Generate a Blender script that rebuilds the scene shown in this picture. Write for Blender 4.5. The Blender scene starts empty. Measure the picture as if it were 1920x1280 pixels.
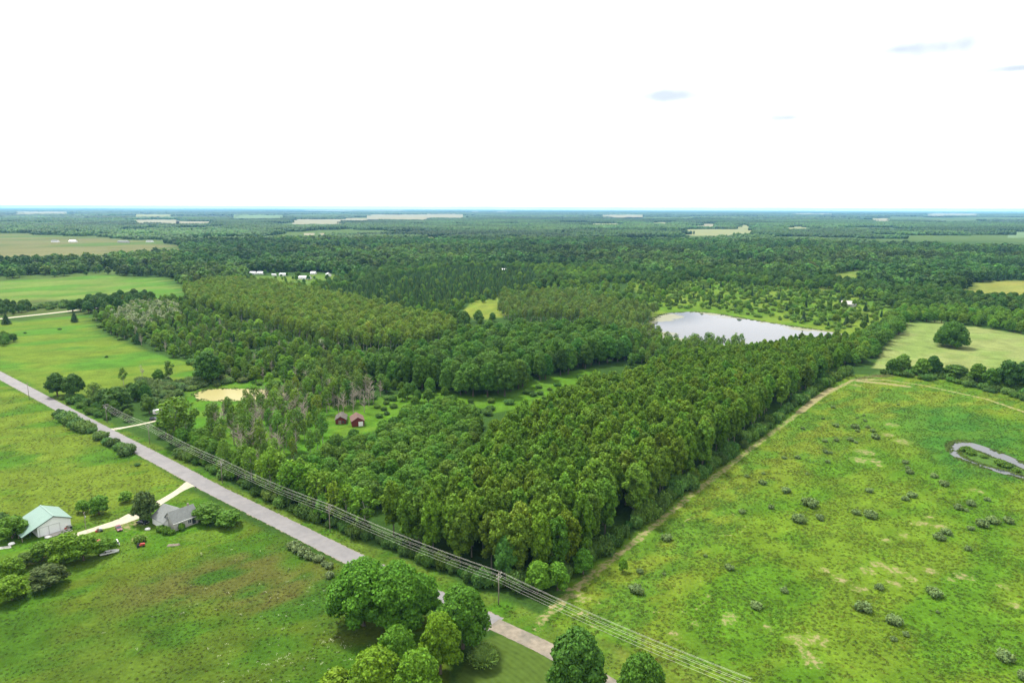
import bpy, math
import numpy as np
R = math.radians
sc = bpy.context.scene
COL = sc.collection

# ------------------------------------------------------------------ camera, sky, sun, exposure
H = 115.0; F = 1280.0; ROLL = R(0.2); PITCH = math.atan2(640 - 390, F)
cam = bpy.data.cameras.new('camera'); camo = bpy.data.objects.new('camera', cam); COL.objects.link(camo)
cam.sensor_width = 36.0; cam.lens = 24.0; cam.clip_start = 0.5; cam.clip_end = 200000
from mathutils import Matrix
camo.matrix_world = Matrix.Translation((0, 0, H)) @ Matrix.Rotation(R(90) - PITCH, 4, 'X') @ Matrix.Rotation(ROLL, 4, 'Z')
sc.camera = camo

SUN_EL, SUN_AZ = R(60), R(-42)            # azimuth from +Y (view direction), negative = left
world = bpy.data.worlds.new('World'); sc.world = world; world.use_nodes = True
nt = world.node_tree; nt.nodes.clear()
def N(tree, typ, **kw):
    n = tree.nodes.new(typ)
    for k, v in kw.items():
        if k.startswith('i_'):
            n.inputs[k[2:].replace('_', ' ')].default_value = v
        else: setattr(n, k, v)
    return n
def L(tree, a, b): tree.links.new(a, b)
wo = N(nt, 'ShaderNodeOutputWorld'); bg = N(nt, 'ShaderNodeBackground'); bg.inputs['Strength'].default_value = 0.1
sky = N(nt, 'ShaderNodeTexSky', sky_type='NISHITA', sun_disc=False, sun_elevation=SUN_EL, sun_rotation=SUN_AZ)
sky.altitude = 100; sky.dust_density = 2.0
tc = N(nt, 'ShaderNodeTexCoord')
# thin cloud deck nearly covering the sky with a few blue gaps
sep = N(nt, 'ShaderNodeSeparateXYZ'); L(nt, tc.outputs['Generated'], sep.inputs[0])
zz = N(nt, 'ShaderNodeMath', operation='MAXIMUM'); zz.inputs[1].default_value = 0.04; L(nt, sep.outputs['Z'], zz.inputs[0])
dv = N(nt, 'ShaderNodeVectorMath', operation='DIVIDE'); L(nt, tc.outputs['Generated'], dv.inputs[0])
cz = N(nt, 'ShaderNodeCombineXYZ'); [L(nt, zz.outputs[0], cz.inputs[i]) for i in range(3)]; L(nt, cz.outputs[0], dv.inputs[1])
def sky_gap(px, py, sx, sy):
    u = (px - 960) / F; v = (640 - py) / F
    d = np.array([u, math.cos(PITCH) + v * math.sin(PITCH), -math.sin(PITCH) + v * math.cos(PITCH)]); d /= np.linalg.norm(d)
    return d, 1.5 * sx / F, 1.5 * sy / F
gapsum = None
noi = N(nt, 'ShaderNodeTexNoise'); noi.inputs['Scale'].default_value = 14; noi.inputs['Detail'].default_value = 5
L(nt, tc.outputs['Generated'], noi.inputs['Vector'])
for g in [(1690, 90, 95, 17), (1247, 179, 52, 10), (1476, 219, 36, 8), (160, 245, 50, 6), (1915, 124, 40, 6), (-260, 130, 110, 16), (2260, 180, 90, 16)]:
    d, sx, sy = sky_gap(*g)
    sb = N(nt, 'ShaderNodeVectorMath', operation='SUBTRACT'); L(nt, tc.outputs['Generated'], sb.inputs[0]); sb.inputs[1].default_value = d
    ml = N(nt, 'ShaderNodeVectorMath', operation='MULTIPLY'); L(nt, sb.outputs[0], ml.inputs[0]); ml.inputs[1].default_value = (1 / sx, 1 / sx, 1 / sy)
    ln = N(nt, 'ShaderNodeVectorMath', operation='LENGTH'); L(nt, ml.outputs[0], ln.inputs[0])
    ad = N(nt, 'ShaderNodeMath', operation='MULTIPLY_ADD'); L(nt, noi.outputs['Fac'], ad.inputs[0]); ad.inputs[1].default_value = 1.6; L(nt, ln.outputs['Value'], ad.inputs[2])
    mr = N(nt, 'ShaderNodeMapRange', interpolation_type='SMOOTHSTEP'); L(nt, ad.outputs[0], mr.inputs[0])
    mr.inputs[1].default_value = .85; mr.inputs[2].default_value = 2.1; mr.inputs[3].default_value = 1; mr.inputs[4].default_value = 0
    if gapsum is None: gapsum = mr.outputs[0]
    else:
        mx = N(nt, 'ShaderNodeMath', operation='MAXIMUM'); L(nt, gapsum, mx.inputs[0]); L(nt, mr.outputs[0], mx.inputs[1]); gapsum = mx.outputs[0]
cn = N(nt, 'ShaderNodeTexNoise'); cn.inputs['Scale'].default_value = 0.7; cn.inputs['Detail'].default_value = 6; L(nt, dv.outputs[0], cn.inputs['Vector'])
cr = N(nt, 'ShaderNodeMapRange'); L(nt, cn.outputs['Fac'], cr.inputs[0]); cr.inputs[1].default_value = .3; cr.inputs[2].default_value = .7; cr.inputs[3].default_value = 6.2; cr.inputs[4].default_value = 7.8
cc = N(nt, 'ShaderNodeCombineColor'); [L(nt, cr.outputs[0], cc.inputs[i]) for i in range(3)]
gm = N(nt, 'ShaderNodeMath', operation='MULTIPLY'); L(nt, gapsum, gm.inputs[0]); gm.inputs[1].default_value = 0.75
mix = N(nt, 'ShaderNodeMix', data_type='RGBA'); L(nt, gm.outputs[0], mix.inputs[0]); L(nt, cc.outputs[0], mix.inputs[6])
sk = N(nt, 'ShaderNodeVectorMath', operation='SCALE'); L(nt, sky.outputs[0], sk.inputs[0]); sk.inputs['Scale'].default_value = .46; L(nt, sk.outputs[0], mix.inputs[7])
L(nt, mix.outputs[2], bg.inputs['Color']); L(nt, bg.outputs[0], wo.inputs[0])

sl = bpy.data.lights.new('sun', 'SUN'); sl.energy = 2.8; sl.angle = R(10); sl.color = (1, .96, .88)
so = bpy.data.objects.new('sun', sl); COL.objects.link(so)
so.rotation_euler = (R(90) - SUN_EL, 0, math.pi - SUN_AZ)   # light comes from the far left
so.location = (0, 0, 400)
sc.view_settings.view_transform = 'Standard'; sc.view_settings.look = 'None'; sc.view_settings.gamma = 1.0
sc.view_settings.exposure = 1.42; sc.view_settings.use_curve_mapping = False
sc.cycles.max_bounces = 6; sc.cycles.diffuse_bounces = 2; sc.cycles.glossy_bounces = 2; sc.cycles.transmission_bounces = 3
sc.cycles.volume_bounces = 1; sc.cycles.transparent_max_bounces = 8
sc.cycles.use_denoising = True

# ------------------------------------------------------------------ measuring helpers
def at(px, py, z=0.0):
    """survey: point at height z seen at a photo pixel"""
    u = (px - 960) / F; v = (640 - py) / F
    c, s = math.cos(ROLL), math.sin(ROLL); u, v = c * u - s * v, s * u + c * v
    d = np.array([u, math.cos(PITCH) + v * math.sin(PITCH), -math.sin(PITCH) + v * math.cos(PITCH)])
    p = d * ((z - H) / d[2]); p[2] += H
    return p
def xy(px, py, z=0.0): return at(px, py, z)[:2]
def poly(pts): return np.array([xy(*p) for p in pts])
def rngf(s): return np.random.default_rng(s)

def vnoise(p, scale, seed=0, octv=4):
    x = p[:, 0] / scale; y = p[:, 1] / scale; tot = 0; amp = 1; nrm = 0
    for o in range(octv):
        xi = np.floor(x).astype(np.int64); yi = np.floor(y).astype(np.int64); fx = x - xi; fy = y - yi
        fx = fx * fx * (3 - 2 * fx); fy = fy * fy * (3 - 2 * fy)
        def h(a, b):
            n = (a * 374761393 + b * 668265263 + (seed + o * 17) * 974711) & 0x7fffffff
            n = ((n ^ (n >> 13)) * 1274126177) & 0x7fffffff
            return ((n ^ (n >> 16)) & 0xffff) / 65535.0
        v = (h(xi, yi) * (1 - fx) + h(xi + 1, yi) * fx) * (1 - fy) + (h(xi, yi + 1) * (1 - fx) + h(xi + 1, yi + 1) * fx) * fy
        tot = tot + v * amp; nrm += amp; amp *= .5; x = x * 2.03; y = y * 2.03
    return tot / nrm
def seg_dist(p, a, b):
    ab = b - a; t = np.clip(((p - a) @ ab) / max(ab @ ab, 1e-9), 0, 1)
    return np.hypot(*(p - (a + t[:, None] * ab)).T)
def line_dist(p, pts):
    d = np.full(len(p), 1e9)
    for i in range(len(pts) - 1): d = np.minimum(d, seg_dist(p, pts[i], pts[i + 1]))
    return d
def inside(p, pg):
    r = np.zeros(len(p), bool); n = len(pg)
    for i in range(n):
        a = pg[i]; b = pg[(i + 1) % n]
        if a[1] == b[1]: continue
        c = ((a[1] > p[:, 1]) != (b[1] > p[:, 1])) & (p[:, 0] < (b[0] - a[0]) * (p[:, 1] - a[1]) / (b[1] - a[1]) + a[0])
        r ^= c
    return r
def sdf(p, pg):
    d = line_dist(p, np.vstack([pg, pg[:1]])); return np.where(inside(p, pg), d, -d)
def smooth(x, a, b):
    t = np.clip((x - a) / (b - a), 0, 1); return t * t * (3 - 2 * t)

# ------------------------------------------------------------------ mesh helpers
def mesh(name, V, T=None, mats=(), mi=None, faces=None, shade=False):
    me = bpy.data.meshes.new(name)
    if faces is not None: me.from_pydata([tuple(v) for v in V], [], faces)
    else:
        V = np.asarray(V, np.float32); T = np.asarray(T, np.int32); n = len(T); k = T.shape[1]
        me.vertices.add(len(V)); me.vertices.foreach_set('co', V.ravel())
        me.loops.add(n * k); me.loops.foreach_set('vertex_index', T.ravel())
        me.polygons.add(n); me.polygons.foreach_set('loop_start', np.arange(0, n * k, k, dtype=np.int32))
        me.update(calc_edges=True)
    for m in mats: me.materials.append(m)
    if mi is not None: me.polygons.foreach_set('material_index', np.asarray(mi, np.int32))
    if shade: me.polygons.foreach_set('use_smooth', np.ones(len(me.polygons), bool))
    me.update()
    return me
def link(name, data, parent=None, loc=(0, 0, 0), rz=0.0, scale=(1, 1, 1), label=None, cat=None, group=None, kind=None, tint=None):
    o = bpy.data.objects.new(name, data); COL.objects.link(o)
    if parent is not None: o.parent = parent
    o.location = loc; o.rotation_euler = (0, 0, rz); o.scale = scale
    if label: o['label'] = label
    if cat: o['category'] = cat
    if group: o['group'] = group
    if kind: o['kind'] = kind
    if tint is not None: o['tint'] = [float(t) for t in tint]
    return o

class MB:
    """collects boxes, prisms and tubes into one mesh"""
    def __init__(s): s.v = []; s.f = []
    def add(s, v, f):
        o = len(s.v); s.v += [tuple(map(float, q)) for q in v]; s.f += [tuple(i + o for i in q) for q in f]; return s
    def box(s, x0, x1, y0, y1, z0, z1):
        return s.add([(x0, y0, z0), (x1, y0, z0), (x1, y1, z0), (x0, y1, z0), (x0, y0, z1), (x1, y0, z1), (x1, y1, z1), (x0, y1, z1)],
                     [(0, 3, 2, 1), (4, 5, 6, 7), (0, 1, 5, 4), (1, 2, 6, 5), (2, 3, 7, 6), (3, 0, 4, 7)])
    def prism(s, prof, y0, y1):     # profile in (x,z) extruded in y
        n = len(prof); v = [(x, y0, z) for x, z in prof] + [(x, y1, z) for x, z in prof]
        return s.add(v, [tuple(range(n)), tuple(range(2 * n - 1, n - 1, -1))] + [(i, i + n, (i + 1) % n + n, (i + 1) % n) for i in range(n)])
    def prismx(s, prof, x0, x1):    # profile in (y,z) extruded in x
        n = len(prof); v = [(x0, y, z) for y, z in prof] + [(x1, y, z) for y, z in prof]
        return s.add(v, [tuple(range(n - 1, -1, -1)), tuple(range(n, 2 * n))] + [((i + 1) % n, (i + 1) % n + n, i + n, i) for i in range(n)])
    def tube(s, pts, rad, k=8, cap=True):
        V, T = tube_np(np.array(pts, float), np.array(rad, float) if np.ndim(rad) else np.full(len(pts), rad), k)
        f = [tuple(map(int, t)) for t in T]
        if cap: n = len(pts); f += [tuple(range(k - 1, -1, -1)), tuple(range((n - 1) * k, n * k))]
        return s.add(V, f)
    def build(s, name, mat, parent=None, shade=False, **kw):
        me = mesh(name, s.v, faces=s.f, mats=[mat], shade=shade); return link(name, me, parent, **kw)
def tube_np(P, rad, k=6):
    n = len(P); D = np.gradient(P, axis=0); D /= np.linalg.norm(D, axis=1, keepdims=True) + 1e-9
    ref = np.where(np.abs(D[:, 2:3]) > .9, np.array([[1., 0, 0]]), np.array([[0, 0, 1.]]))
    A = np.cross(D, ref); A /= np.linalg.norm(A, axis=1, keepdims=True) + 1e-9; B = np.cross(D, A)
    th = np.arange(k) * 2 * math.pi / k
    V = P[:, None] + rad[:, None, None] * (A[:, None] * np.cos(th)[None, :, None] + B[:, None] * np.sin(th)[None, :, None])
    i = np.arange(n - 1)[:, None] * k; j = np.arange(k)[None]; j2 = (j + 1) % k
    T = np.stack([i + j, i + j2, i + k + j2, i + k + j], -1).reshape(-1, 4)
    return V.reshape(-1, 3), T
def empty(name, loc, rz=0.0, **kw):
    o = link(name, None, None, loc, rz, **kw); o.empty_display_size = 1; return o

# ------------------------------------------------------------------ materials
def newmat(name):
    m = bpy.data.materials.new(name); m.use_nodes = True; t = m.node_tree; t.nodes.clear()
    return m, t, N(t, 'ShaderNodeOutputMaterial')
def plain(name, col, rough=.6, spec=.3, metal=0.0, var=.25, scale=3.0, bump=0.0, rows=None):
    m, t, o = newmat(name); p = N(t, 'ShaderNodeBsdfPrincipled'); L(t, p.outputs[0], o.inputs[0])
    p.inputs['Roughness'].default_value = rough; p.inputs['Specular IOR Level'].default_value = spec; p.inputs['Metallic'].default_value = metal
    c = N(t, 'ShaderNodeTexCoord'); n = N(t, 'ShaderNodeTexNoise'); n.inputs['Scale'].default_value = scale; n.inputs['Detail'].default_value = 6
    L(t, c.outputs['Object'], n.inputs['Vector'])
    r = N(t, 'ShaderNodeMapRange'); L(t, n.outputs['Fac'], r.inputs[0]); r.inputs[1].default_value = .25; r.inputs[2].default_value = .75
    r.inputs[3].default_value = 1 - var; r.inputs[4].default_value = 1 + var
    mm = N(t, 'ShaderNodeVectorMath', operation='SCALE'); mm.inputs[0].default_value = col[:3]; L(t, r.outputs[0], mm.inputs['Scale'])
    L(t, mm.outputs[0], p.inputs['Base Color'])
    if rows:   # fine ribs or courses along an object axis
        w = N(t, 'ShaderNodeTexWave', wave_type='BANDS', bands_direction=rows[0], wave_profile='SAW'); w.inputs['Scale'].default_value = rows[1]
        L(t, c.outputs['Object'], w.inputs['Vector']); b = N(t, 'ShaderNodeBump'); b.inputs['Strength'].default_value = rows[2]; b.inputs['Distance'].default_value = .05
        L(t, w.outputs['Fac'], b.inputs['Height']); L(t, b.outputs[0], p.inputs['Normal'])
    return m

def leafmat(name, blossom=0.0, sat=1.0):
    m, t, o = newmat(name)
    a = N(t, 'ShaderNodeAttribute', attribute_type='INSTANCER', attribute_name='tint')
    g = N(t, 'ShaderNodeNewGeometry')
    r = N(t, 'ShaderNodeMapRange'); L(t, g.outputs['Random Per Island'], r.inputs[0]); r.inputs[3].default_value = .62; r.inputs[4].default_value = 1.38
    c = N(t, 'ShaderNodeVectorMath', operation='SCALE'); L(t, a.outputs['Color'], c.inputs[0]); L(t, r.outputs[0], c.inputs['Scale'])
    # some leaves yellower
    w = N(t, 'ShaderNodeTexWhiteNoise', noise_dimensions='1D'); L(t, g.outputs['Random Per Island'], w.inputs['W'])
    yl = N(t, 'ShaderNodeVectorMath', operation='MULTIPLY'); L(t, c.outputs[0], yl.inputs[0]); yl.inputs[1].default_value = (1.25, 1.10, .8)
    mx = N(t, 'ShaderNodeMix', data_type='RGBA'); L(t, w.outputs['Value'], mx.inputs[0]); L(t, c.outputs[0], mx.inputs[6]); L(t, yl.outputs[0], mx.inputs[7])
    out = mx.outputs[2]
    if blossom:
        th = N(t, 'ShaderNodeMath', operation='LESS_THAN'); L(t, w.outputs['Value'], th.inputs[0]); th.inputs[1].default_value = blossom
        m2 = N(t, 'ShaderNodeMix', data_type='RGBA'); L(t, th.outputs[0], m2.inputs[0]); L(t, out, m2.inputs[6]); m2.inputs[7].default_value = (.40, .42, .30, 1); out = m2.outputs[2]
    p = N(t, 'ShaderNodeBsdfPrincipled'); p.inputs['Roughness'].default_value = .55; p.inputs['Specular IOR Level'].default_value = .07
    L(t, out, p.inputs['Base Color'])
    tr = N(t, 'ShaderNodeBsdfTranslucent'); t2 = N(t, 'ShaderNodeVectorMath', operation='MULTIPLY'); L(t, out, t2.inputs[0]); t2.inputs[1].default_value = (1.25, 1.2, .6)
    L(t, t2.outputs[0], tr.inputs['Color'])
    ms = N(t, 'ShaderNodeMixShader'); ms.inputs[0].default_value = .28; L(t, p.outputs[0], ms.inputs[1]); L(t, tr.outputs[0], ms.inputs[2]); L(t, ms.outputs[0], o.inputs[0])
    return m
M = {}
M['leaf'] = leafmat('leaf'); M['blossom'] = leafmat('blossom_leaf', .38)
M['bark'] = plain('bark', (.09, .075, .055), .9, .1, scale=2)
M['bark_pale'] = plain('bark_pale', (.30, .28, .24), .85, .1, scale=1.5, var=.35)
M['bark_dead'] = plain('bark_dead', (.27, .235, .19), .9, .1, scale=1.5)

# ------------------------------------------------------------------ ground cover survey (base colours mixed patch by patch)
PATCH = []      # (polygon, colour A, colour B, noise scale, edge softness)
def patch(pts, a, b, sc_=14., soft=4.): PATCH.append((poly(pts), np.array(a), np.array(b), sc_, soft))
LUSH = (.054, .126, .008); YEL = (.100, .142, .016); DRY = (.140, .128, .036); MID = (.042, .098, .010); DEEP = (.028, .074, .008); BRN = (.070, .072, .018)
# scrub openings inside the woods
patch([(470, 745), (560, 770), (700, 745), (760, 760), (720, 800), (640, 830), (560, 850), (470, 880), (380, 840), (350, 770), (350, 710), (430, 700), (560, 705)], (.048, .128, .009), (.07, .135, .012), 10, 5)
patch([(640, 760), (740, 740), (860, 735), (1000, 705), (1110, 690), (1125, 710), (1040, 735), (930, 760), (760, 790), (700, 800)], LUSH, (.06, .125, .012), 10, 5)
patch([(920, 775), (900, 745), (1010, 715), (1120, 695), (1130, 715), (1010, 760)], LUSH, (.06, .13, .012), 10, 4)
patch([(1225, 600), (1205, 565), (1180, 530), (1300, 515), (1420, 535), (1560, 545), (1650, 565), (1700, 600), (1650, 630), (1560, 640), (1450, 640), (1240, 640)], (.062, .128, .010), (.10, .15, .016), 25, 8)
patch([(1370, 525), (1560, 510), (1640, 505), (1760, 520), (1700, 560), (1560, 550)], (.05, .09, .015), (.09, .12, .02), 30, 10)
patch([(860, 590), (890, 562), (950, 555), (965, 590), (900, 600)], (.13, .16, .022), (.10, .15, .02), 25, 4)
patch([(455, 545), (460, 518), (640, 515), (680, 530), (560, 545)], (.07, .13, .02), (.09, .14, .02), 20, 6)
patch([(1530, 548), (1560, 518), (1600, 507), (1640, 515), (1625, 532), (1570, 540)], (.11, .14, .022), (.08, .13, .018), 20, 6)
# fields
patch([(-500, 640), (-500, 560), (-60, 590), (60, 596), (150, 588), (190, 625), (280, 660), (360, 682), (430, 705), (350, 722), (255, 735), (120, 752), (60, 732), (0, 697)], (.052, .130, .012), (.088, .135, .014), 26, 4)
patch([(-500, 552), (-500, 530), (0, 528), (180, 516), (310, 522), (345, 548), (345, 566), (190, 582), (100, 575), (0, 588), (-300, 590)], (.055, .135, .014), (.105, .150, .030), 40, 4)
patch([(-500, 490), (-500, 436), (0, 436), (80, 440), (330, 453), (345, 470), (200, 482), (130, 485), (0, 490)], (.06, .105, .022), (.115, .115, .045), 110, 8)
patch([(-500, 700), (0, 712), (60, 745), (200, 822), (345, 905), (330, 930), (250, 975), (180, 1000), (80, 1020), (0, 1030), (-500, 1060)], (.046, .110, .009), (.086, .128, .013), 16, 3)
patch([(-700, 1500), (-700, 1040), (0, 1030), (80, 1012), (200, 985), (345, 915), (480, 985), (640, 1062), (760, 1130), (860, 1190), (800, 1400), (600, 1500)], (.036, .088, .007), (.064, .098, .010), 14, 3)
patch([(380, 1050), (480, 1020), (560, 1060), (640, 1110), (650, 1180), (520, 1160), (420, 1140), (250, 1150), (180, 1170), (240, 1110)], (.030, .076, .009), (.066, .074, .016), 11, 18)  # darker green and brown streaks in the lower field towards the maple
patch([(-500, 1210), (300, 1140), (560, 1180), (620, 1280), (500, 1400), (-500, 1450)], (.034, .080, .007), (.054, .090, .010), 13, 14)
patch([(-200, 1040), (30, 1015), (210, 960), (345, 915), (460, 985), (430, 1010), (300, 1035), (200, 1060), (-200, 1200)], (.046, .112, .008), (.066, .118, .012), 8, 8)
# road verges and the strip under the wires
patch([(0, 690), (80, 730), (220, 800), (330, 850), (460, 925), (640, 1000), (960, 1130), (1080, 1180), (1500, 1400), (1350, 1400), (1000, 1200), (900, 1150), (640, 1032), (330, 880), (0, 705)], (.042, .105, .008), (.07, .115, .014), 8, 2)
# mown lawn at the bottom
patch([(780, 1420), (860, 1260), (905, 1200), (940, 1182), (1010, 1218), (1150, 1292), (1300, 1420)], (.040, .076, .010), (.054, .086, .012), 7, 2)
# big right-hand meadow
patch([(1000, 1160), (1040, 1125), (1110, 1070), (1230, 965), (1340, 880), (1505, 752), (1595, 702), (1700, 702), (1800, 715), (1930, 745), (2300, 830), (2900, 1500), (1480, 1400), (1250, 1260), (1120, 1195)], (.055, .124, .008), (.082, .138, .011), 18, 2.5)
MEADOW = PATCH[-1][0]
patch([(1080, 1170), (1060, 1115), (1200, 1000), (1400, 850), (1600, 705), (1720, 708), (1850, 735), (2000, 770), (2000, 800), (1800, 765), (1660, 790), (1560, 860), (1420, 930), (1300, 1060), (1260, 1160), (1300, 1230), (1500, 1400), (1400, 1400)], (.098, .142, .014), (.060, .126, .012), 9, 16)
patch([(1680, 770), (1800, 760), (1920, 800), (1920, 900), (1790, 900), (1700, 830)], (.034, .104, .012), (.05, .115, .012), 12, 14)
patch([(1130, 1200), (1250, 1230), (1420, 1330), (1300, 1330), (1180, 1260)], (.105, .115, .02), (.07, .11, .012), 6, 7)
# hay field with the lone tree, and the field at the right edge
patch([(1636, 690), (1660, 650), (1700, 606), (1760, 603), (1930, 628), (2400, 680), (2400, 730), (1930, 690), (1830, 698), (1700, 695)], (.155, .185, .060), (.125, .175, .045), 22, 3)
patch([(1600, 712), (1650, 694), (1760, 700), (1920, 712), (2300, 740), (2300, 790), (1920, 742), (1800, 716), (1700, 703)], (.045, .085, .015), (.085, .085, .030), 9, 5)
patch([(1785, 552), (1830, 530), (1920, 526), (2500, 526), (2500, 575), (1920, 572), (1840, 566)], (.165, .165, .035), (.13, .155, .03), 60, 5)
patch([(-20, 585), (60, 560), (190, 560), (190, 585), (90, 597), (0, 605)], (.04, .08, .014), (.07, .09, .025), 14, 4)
TRACKS = []
def trk(pts, w, s): TRACKS.append((np.array([xy(*p) for p in pts]), w, s))
trk([(1010, 1165), (1060, 1120), (1120, 1070), (1190, 1015), (1300, 925), (1400, 847), (1500, 772), (1550, 738), (1600, 712), (1640, 710)], 2.8, .67)
trk([(1500, 772), (1530, 748), (1560, 728)], 3.5, 1.1)
trk([(1560, 732), (1600, 712), (1660, 712), (1730, 722), (1850, 748), (1920, 772), (2100, 830)], 2.6, .75)
trk([(1610, 714), (1650, 718), (1700, 724)], 5, .8)
for cx_, cy_, rx, a0, a1 in [(1115, 1128, 12, 90, 330), (1105, 1120, 8, 60, 260), (1340, 978, 11, 200, 420), (1320, 985, 7, 20, 200), (1240, 1100, 14, 250, 400), (1420, 925, 13, 0, 180), (1085, 1130, 6, 0, 330)]:
    c = xy(cx_, cy_); th = np.radians(np.linspace(a0, a1, 14)); TRACKS.append((c + rx * np.stack([np.cos(th), np.sin(th)], 1), .55, .62))
z2 = lambda x, y: (x / 2.4 + 1120, y / 2.4 + 880)
BARE = [(xy(*z2(x, y)), r) for x, y, r in [(600, 662, 2.6), (575, 690, 1.8), (905, 765, 3.0), (990, 765, 3.2), (965, 860, 3.0), (935, 825, 2.2), (1015, 450, 2.2), (1095, 490, 2.8), (1210, 455, 3), (1258, 425, 2.8), (1340, 455, 3.6), (1335, 510, 2.4), (1415, 492, 2.2), (1180, 535, 2.6), (1500, 455, 2.6), (1650, 480, 3), (1585, 492, 1.8), (1545, 258, 3), (1470, 242, 2.6), (1495, 215, 2), (1380, 295, 2), (1710, 95, 3), (1880, 610, 2), (770, 710, 1.8), (440, 690, 1.4), (1300, 318, 1.8), (345, 745, 2.2), (1430, 245, 2), (1830, 525, 2)]]
BARE += [(xy(1500 + x / 4, 560 + y / 4), r) for x, y, r in [(490, 1150, 5), (450, 1210, 4.5), (690, 945, 4), (770, 1070, 4.5), (660, 1020, 3.5), (560, 1215, 3.5), (600, 1250, 2), (420, 650, 4)]]
BARE += [(xy(x, y), r) for x, y, r in [(1012, 1178, 1.6), (1090, 1120, 3), (620, 468, 0), (160, 1035, 3), (262, 1008, 3), (240, 985, 5), (60, 1050, 4), (30, 1065, 4)]]
def cover(p):
    n0 = vnoise(p, 60, 3)
    c = np.array([.026, .058, .010]) * (.8 + .5 * n0[:, None]); bare = np.zeros(len(p))
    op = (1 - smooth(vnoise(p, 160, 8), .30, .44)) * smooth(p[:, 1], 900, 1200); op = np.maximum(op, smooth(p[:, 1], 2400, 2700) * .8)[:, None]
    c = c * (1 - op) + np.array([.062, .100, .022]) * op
    wob = (vnoise(p, 9, 77, 3) - .5)
    for pg, a, b, s, soft in PATCH:
        bb0 = pg.min(0) - soft * 2; bb1 = pg.max(0) + soft * 2
        k = np.where((p[:, 0] > bb0[0]) & (p[:, 0] < bb1[0]) & (p[:, 1] > bb0[1]) & (p[:, 1] < bb1[1]))[0]
        if not len(k): continue
        q = p[k]; w = smooth(sdf(q, pg) + wob[k] * soft, -soft * .5, soft * .5)[:, None]
        st = np.stack([q[:, 0] * .82 + q[:, 1] * .57, (q[:, 1] * .82 - q[:, 0] * .57) * 2.2], 1)
        t = smooth(vnoise(st, s * 1.6, 11), .36, .64)[:, None]; t2 = (vnoise(q, s * .35, 29, 3))[:, None]
        col = (a * (1 - t) + b * t) * (.72 + .56 * t2)
        c[k] = c[k] * (1 - w) + col * w
    near = np.where((p[:, 1] < 700) & (np.abs(p[:, 0]) < 500))[0]; q = p[near]; bn = np.zeros(len(q))
    for pts, w, s in TRACKS: bn = np.maximum(bn, s * (1 - smooth(line_dist(q, pts), w * .35, w)))
    for ctr, r in BARE:
        if r: bn = np.maximum(bn, .64 * (1 - smooth(np.hypot(*(q - ctr).T), r * .4, r * 1.9)))
    bare[near] = bn
    return c * .88, bare

# ------------------------------------------------------------------ the ground sheet
def axis(lo, hi, step, far_lo, far_hi, grow=1.055):
    a = list(np.arange(lo, hi + step * .5, step)); s = step
    while a[-1] < far_hi: s *= grow; a.append(a[-1] + s)
    s = step; b = [a[0]]
    while b[-1] > far_lo: s *= grow; b.append(b[-1] - s)
    return np.array(b[:0:-1] + a)
gx = axis(-230, 330, 1.4, -45000, 45000); gy = axis(128, 500, 1.4, -1500, 45000)
X, Y = np.meshgrid(gx, gy); GP = np.stack([X.ravel(), Y.ravel()], 1)
PONDS = {}
PONDS['farm'] = poly([(364, 738), (385, 730), (420, 728), (470, 729), (510, 731), (540, 736), (530, 745), (480, 750), (420, 752), (380, 751), (366, 746)])
PONDS['lake'] = poly([(1225, 596), (1250, 587), (1300, 584), (1345, 588), (1400, 598), (1450, 606), (1510, 615), (1560, 622), (1590, 628), (1560, 640), (1500, 650), (1400, 650), (1300, 648), (1240, 640), (1200, 625)])
PONDS['slough'] = poly([(1778, 838), (1782, 829), (1800, 826), (1830, 831), (1860, 842), (1895, 856), (1925, 870), (1980, 892), (2050, 925), (2050, 965), (1990, 930), (1925, 900), (1885, 889), (1850, 879), (1815, 866), (1790, 857), (1779, 849)])
ISLE = poly([(1798, 846), (1808, 840), (1830, 844), (1860, 857), (1890, 868), (1930, 885), (2010, 925), (2010, 935), (1925, 894), (1890, 882), (1850, 873), (1818, 862), (1802, 853)])
gz = np.zeros(len(GP))
dfar = np.hypot(GP[:, 0], GP[:, 1])
gz += np.where(dfar > 7000, smooth(dfar, 9000, 26000) * (vnoise(GP, 9000, 5, 3) - .42) * 40, 0)
gz = np.maximum(gz, 0)
gc, gb = cover(GP)
nx, ny = len(gx), len(gy)
ii = (np.arange(ny - 1)[:, None] * nx + np.arange(nx - 1)[None]).ravel()
GT = np.stack([ii, ii + 1, ii + nx + 1, ii + nx], 1)
# ground shader: cover colour with fine growth variation; worn soil where 'bare'
m, t, o = newmat('meadow_ground'); M['ground'] = m
p = N(t, 'ShaderNodeBsdfPrincipled'); p.inputs['Roughness'].default_value = .95; p.inputs['Specular IOR Level'].default_value = .03; L(t, p.outputs[0], o.inputs[0])
ca = N(t, 'ShaderNodeAttribute', attribute_name='cover'); ba = N(t, 'ShaderNodeAttribute', attribute_name='bare')
tcg = N(t, 'ShaderNodeTexCoord')
def gnoise(s, det=5, rgh=.6):
    n = N(t, 'ShaderNodeTexNoise'); n.inputs['Scale'].default_value = s; n.inputs['Detail'].default_value = det; n.inputs['Roughness'].default_value = rgh; L(t, tcg.outputs['Object'], n.inputs['Vector']); return n
n1 = gnoise(.9, 6, .7); n2 = gnoise(.12, 4)
r1 = N(t, 'ShaderNodeMapRange'); L(t, n1.outputs['Fac'], r1.inputs[0]); r1.inputs[1].default_value = .3; r1.inputs[2].default_value = .7; r1.inputs[3].default_value = .62; r1.inputs[4].default_value = 1.38
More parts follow.
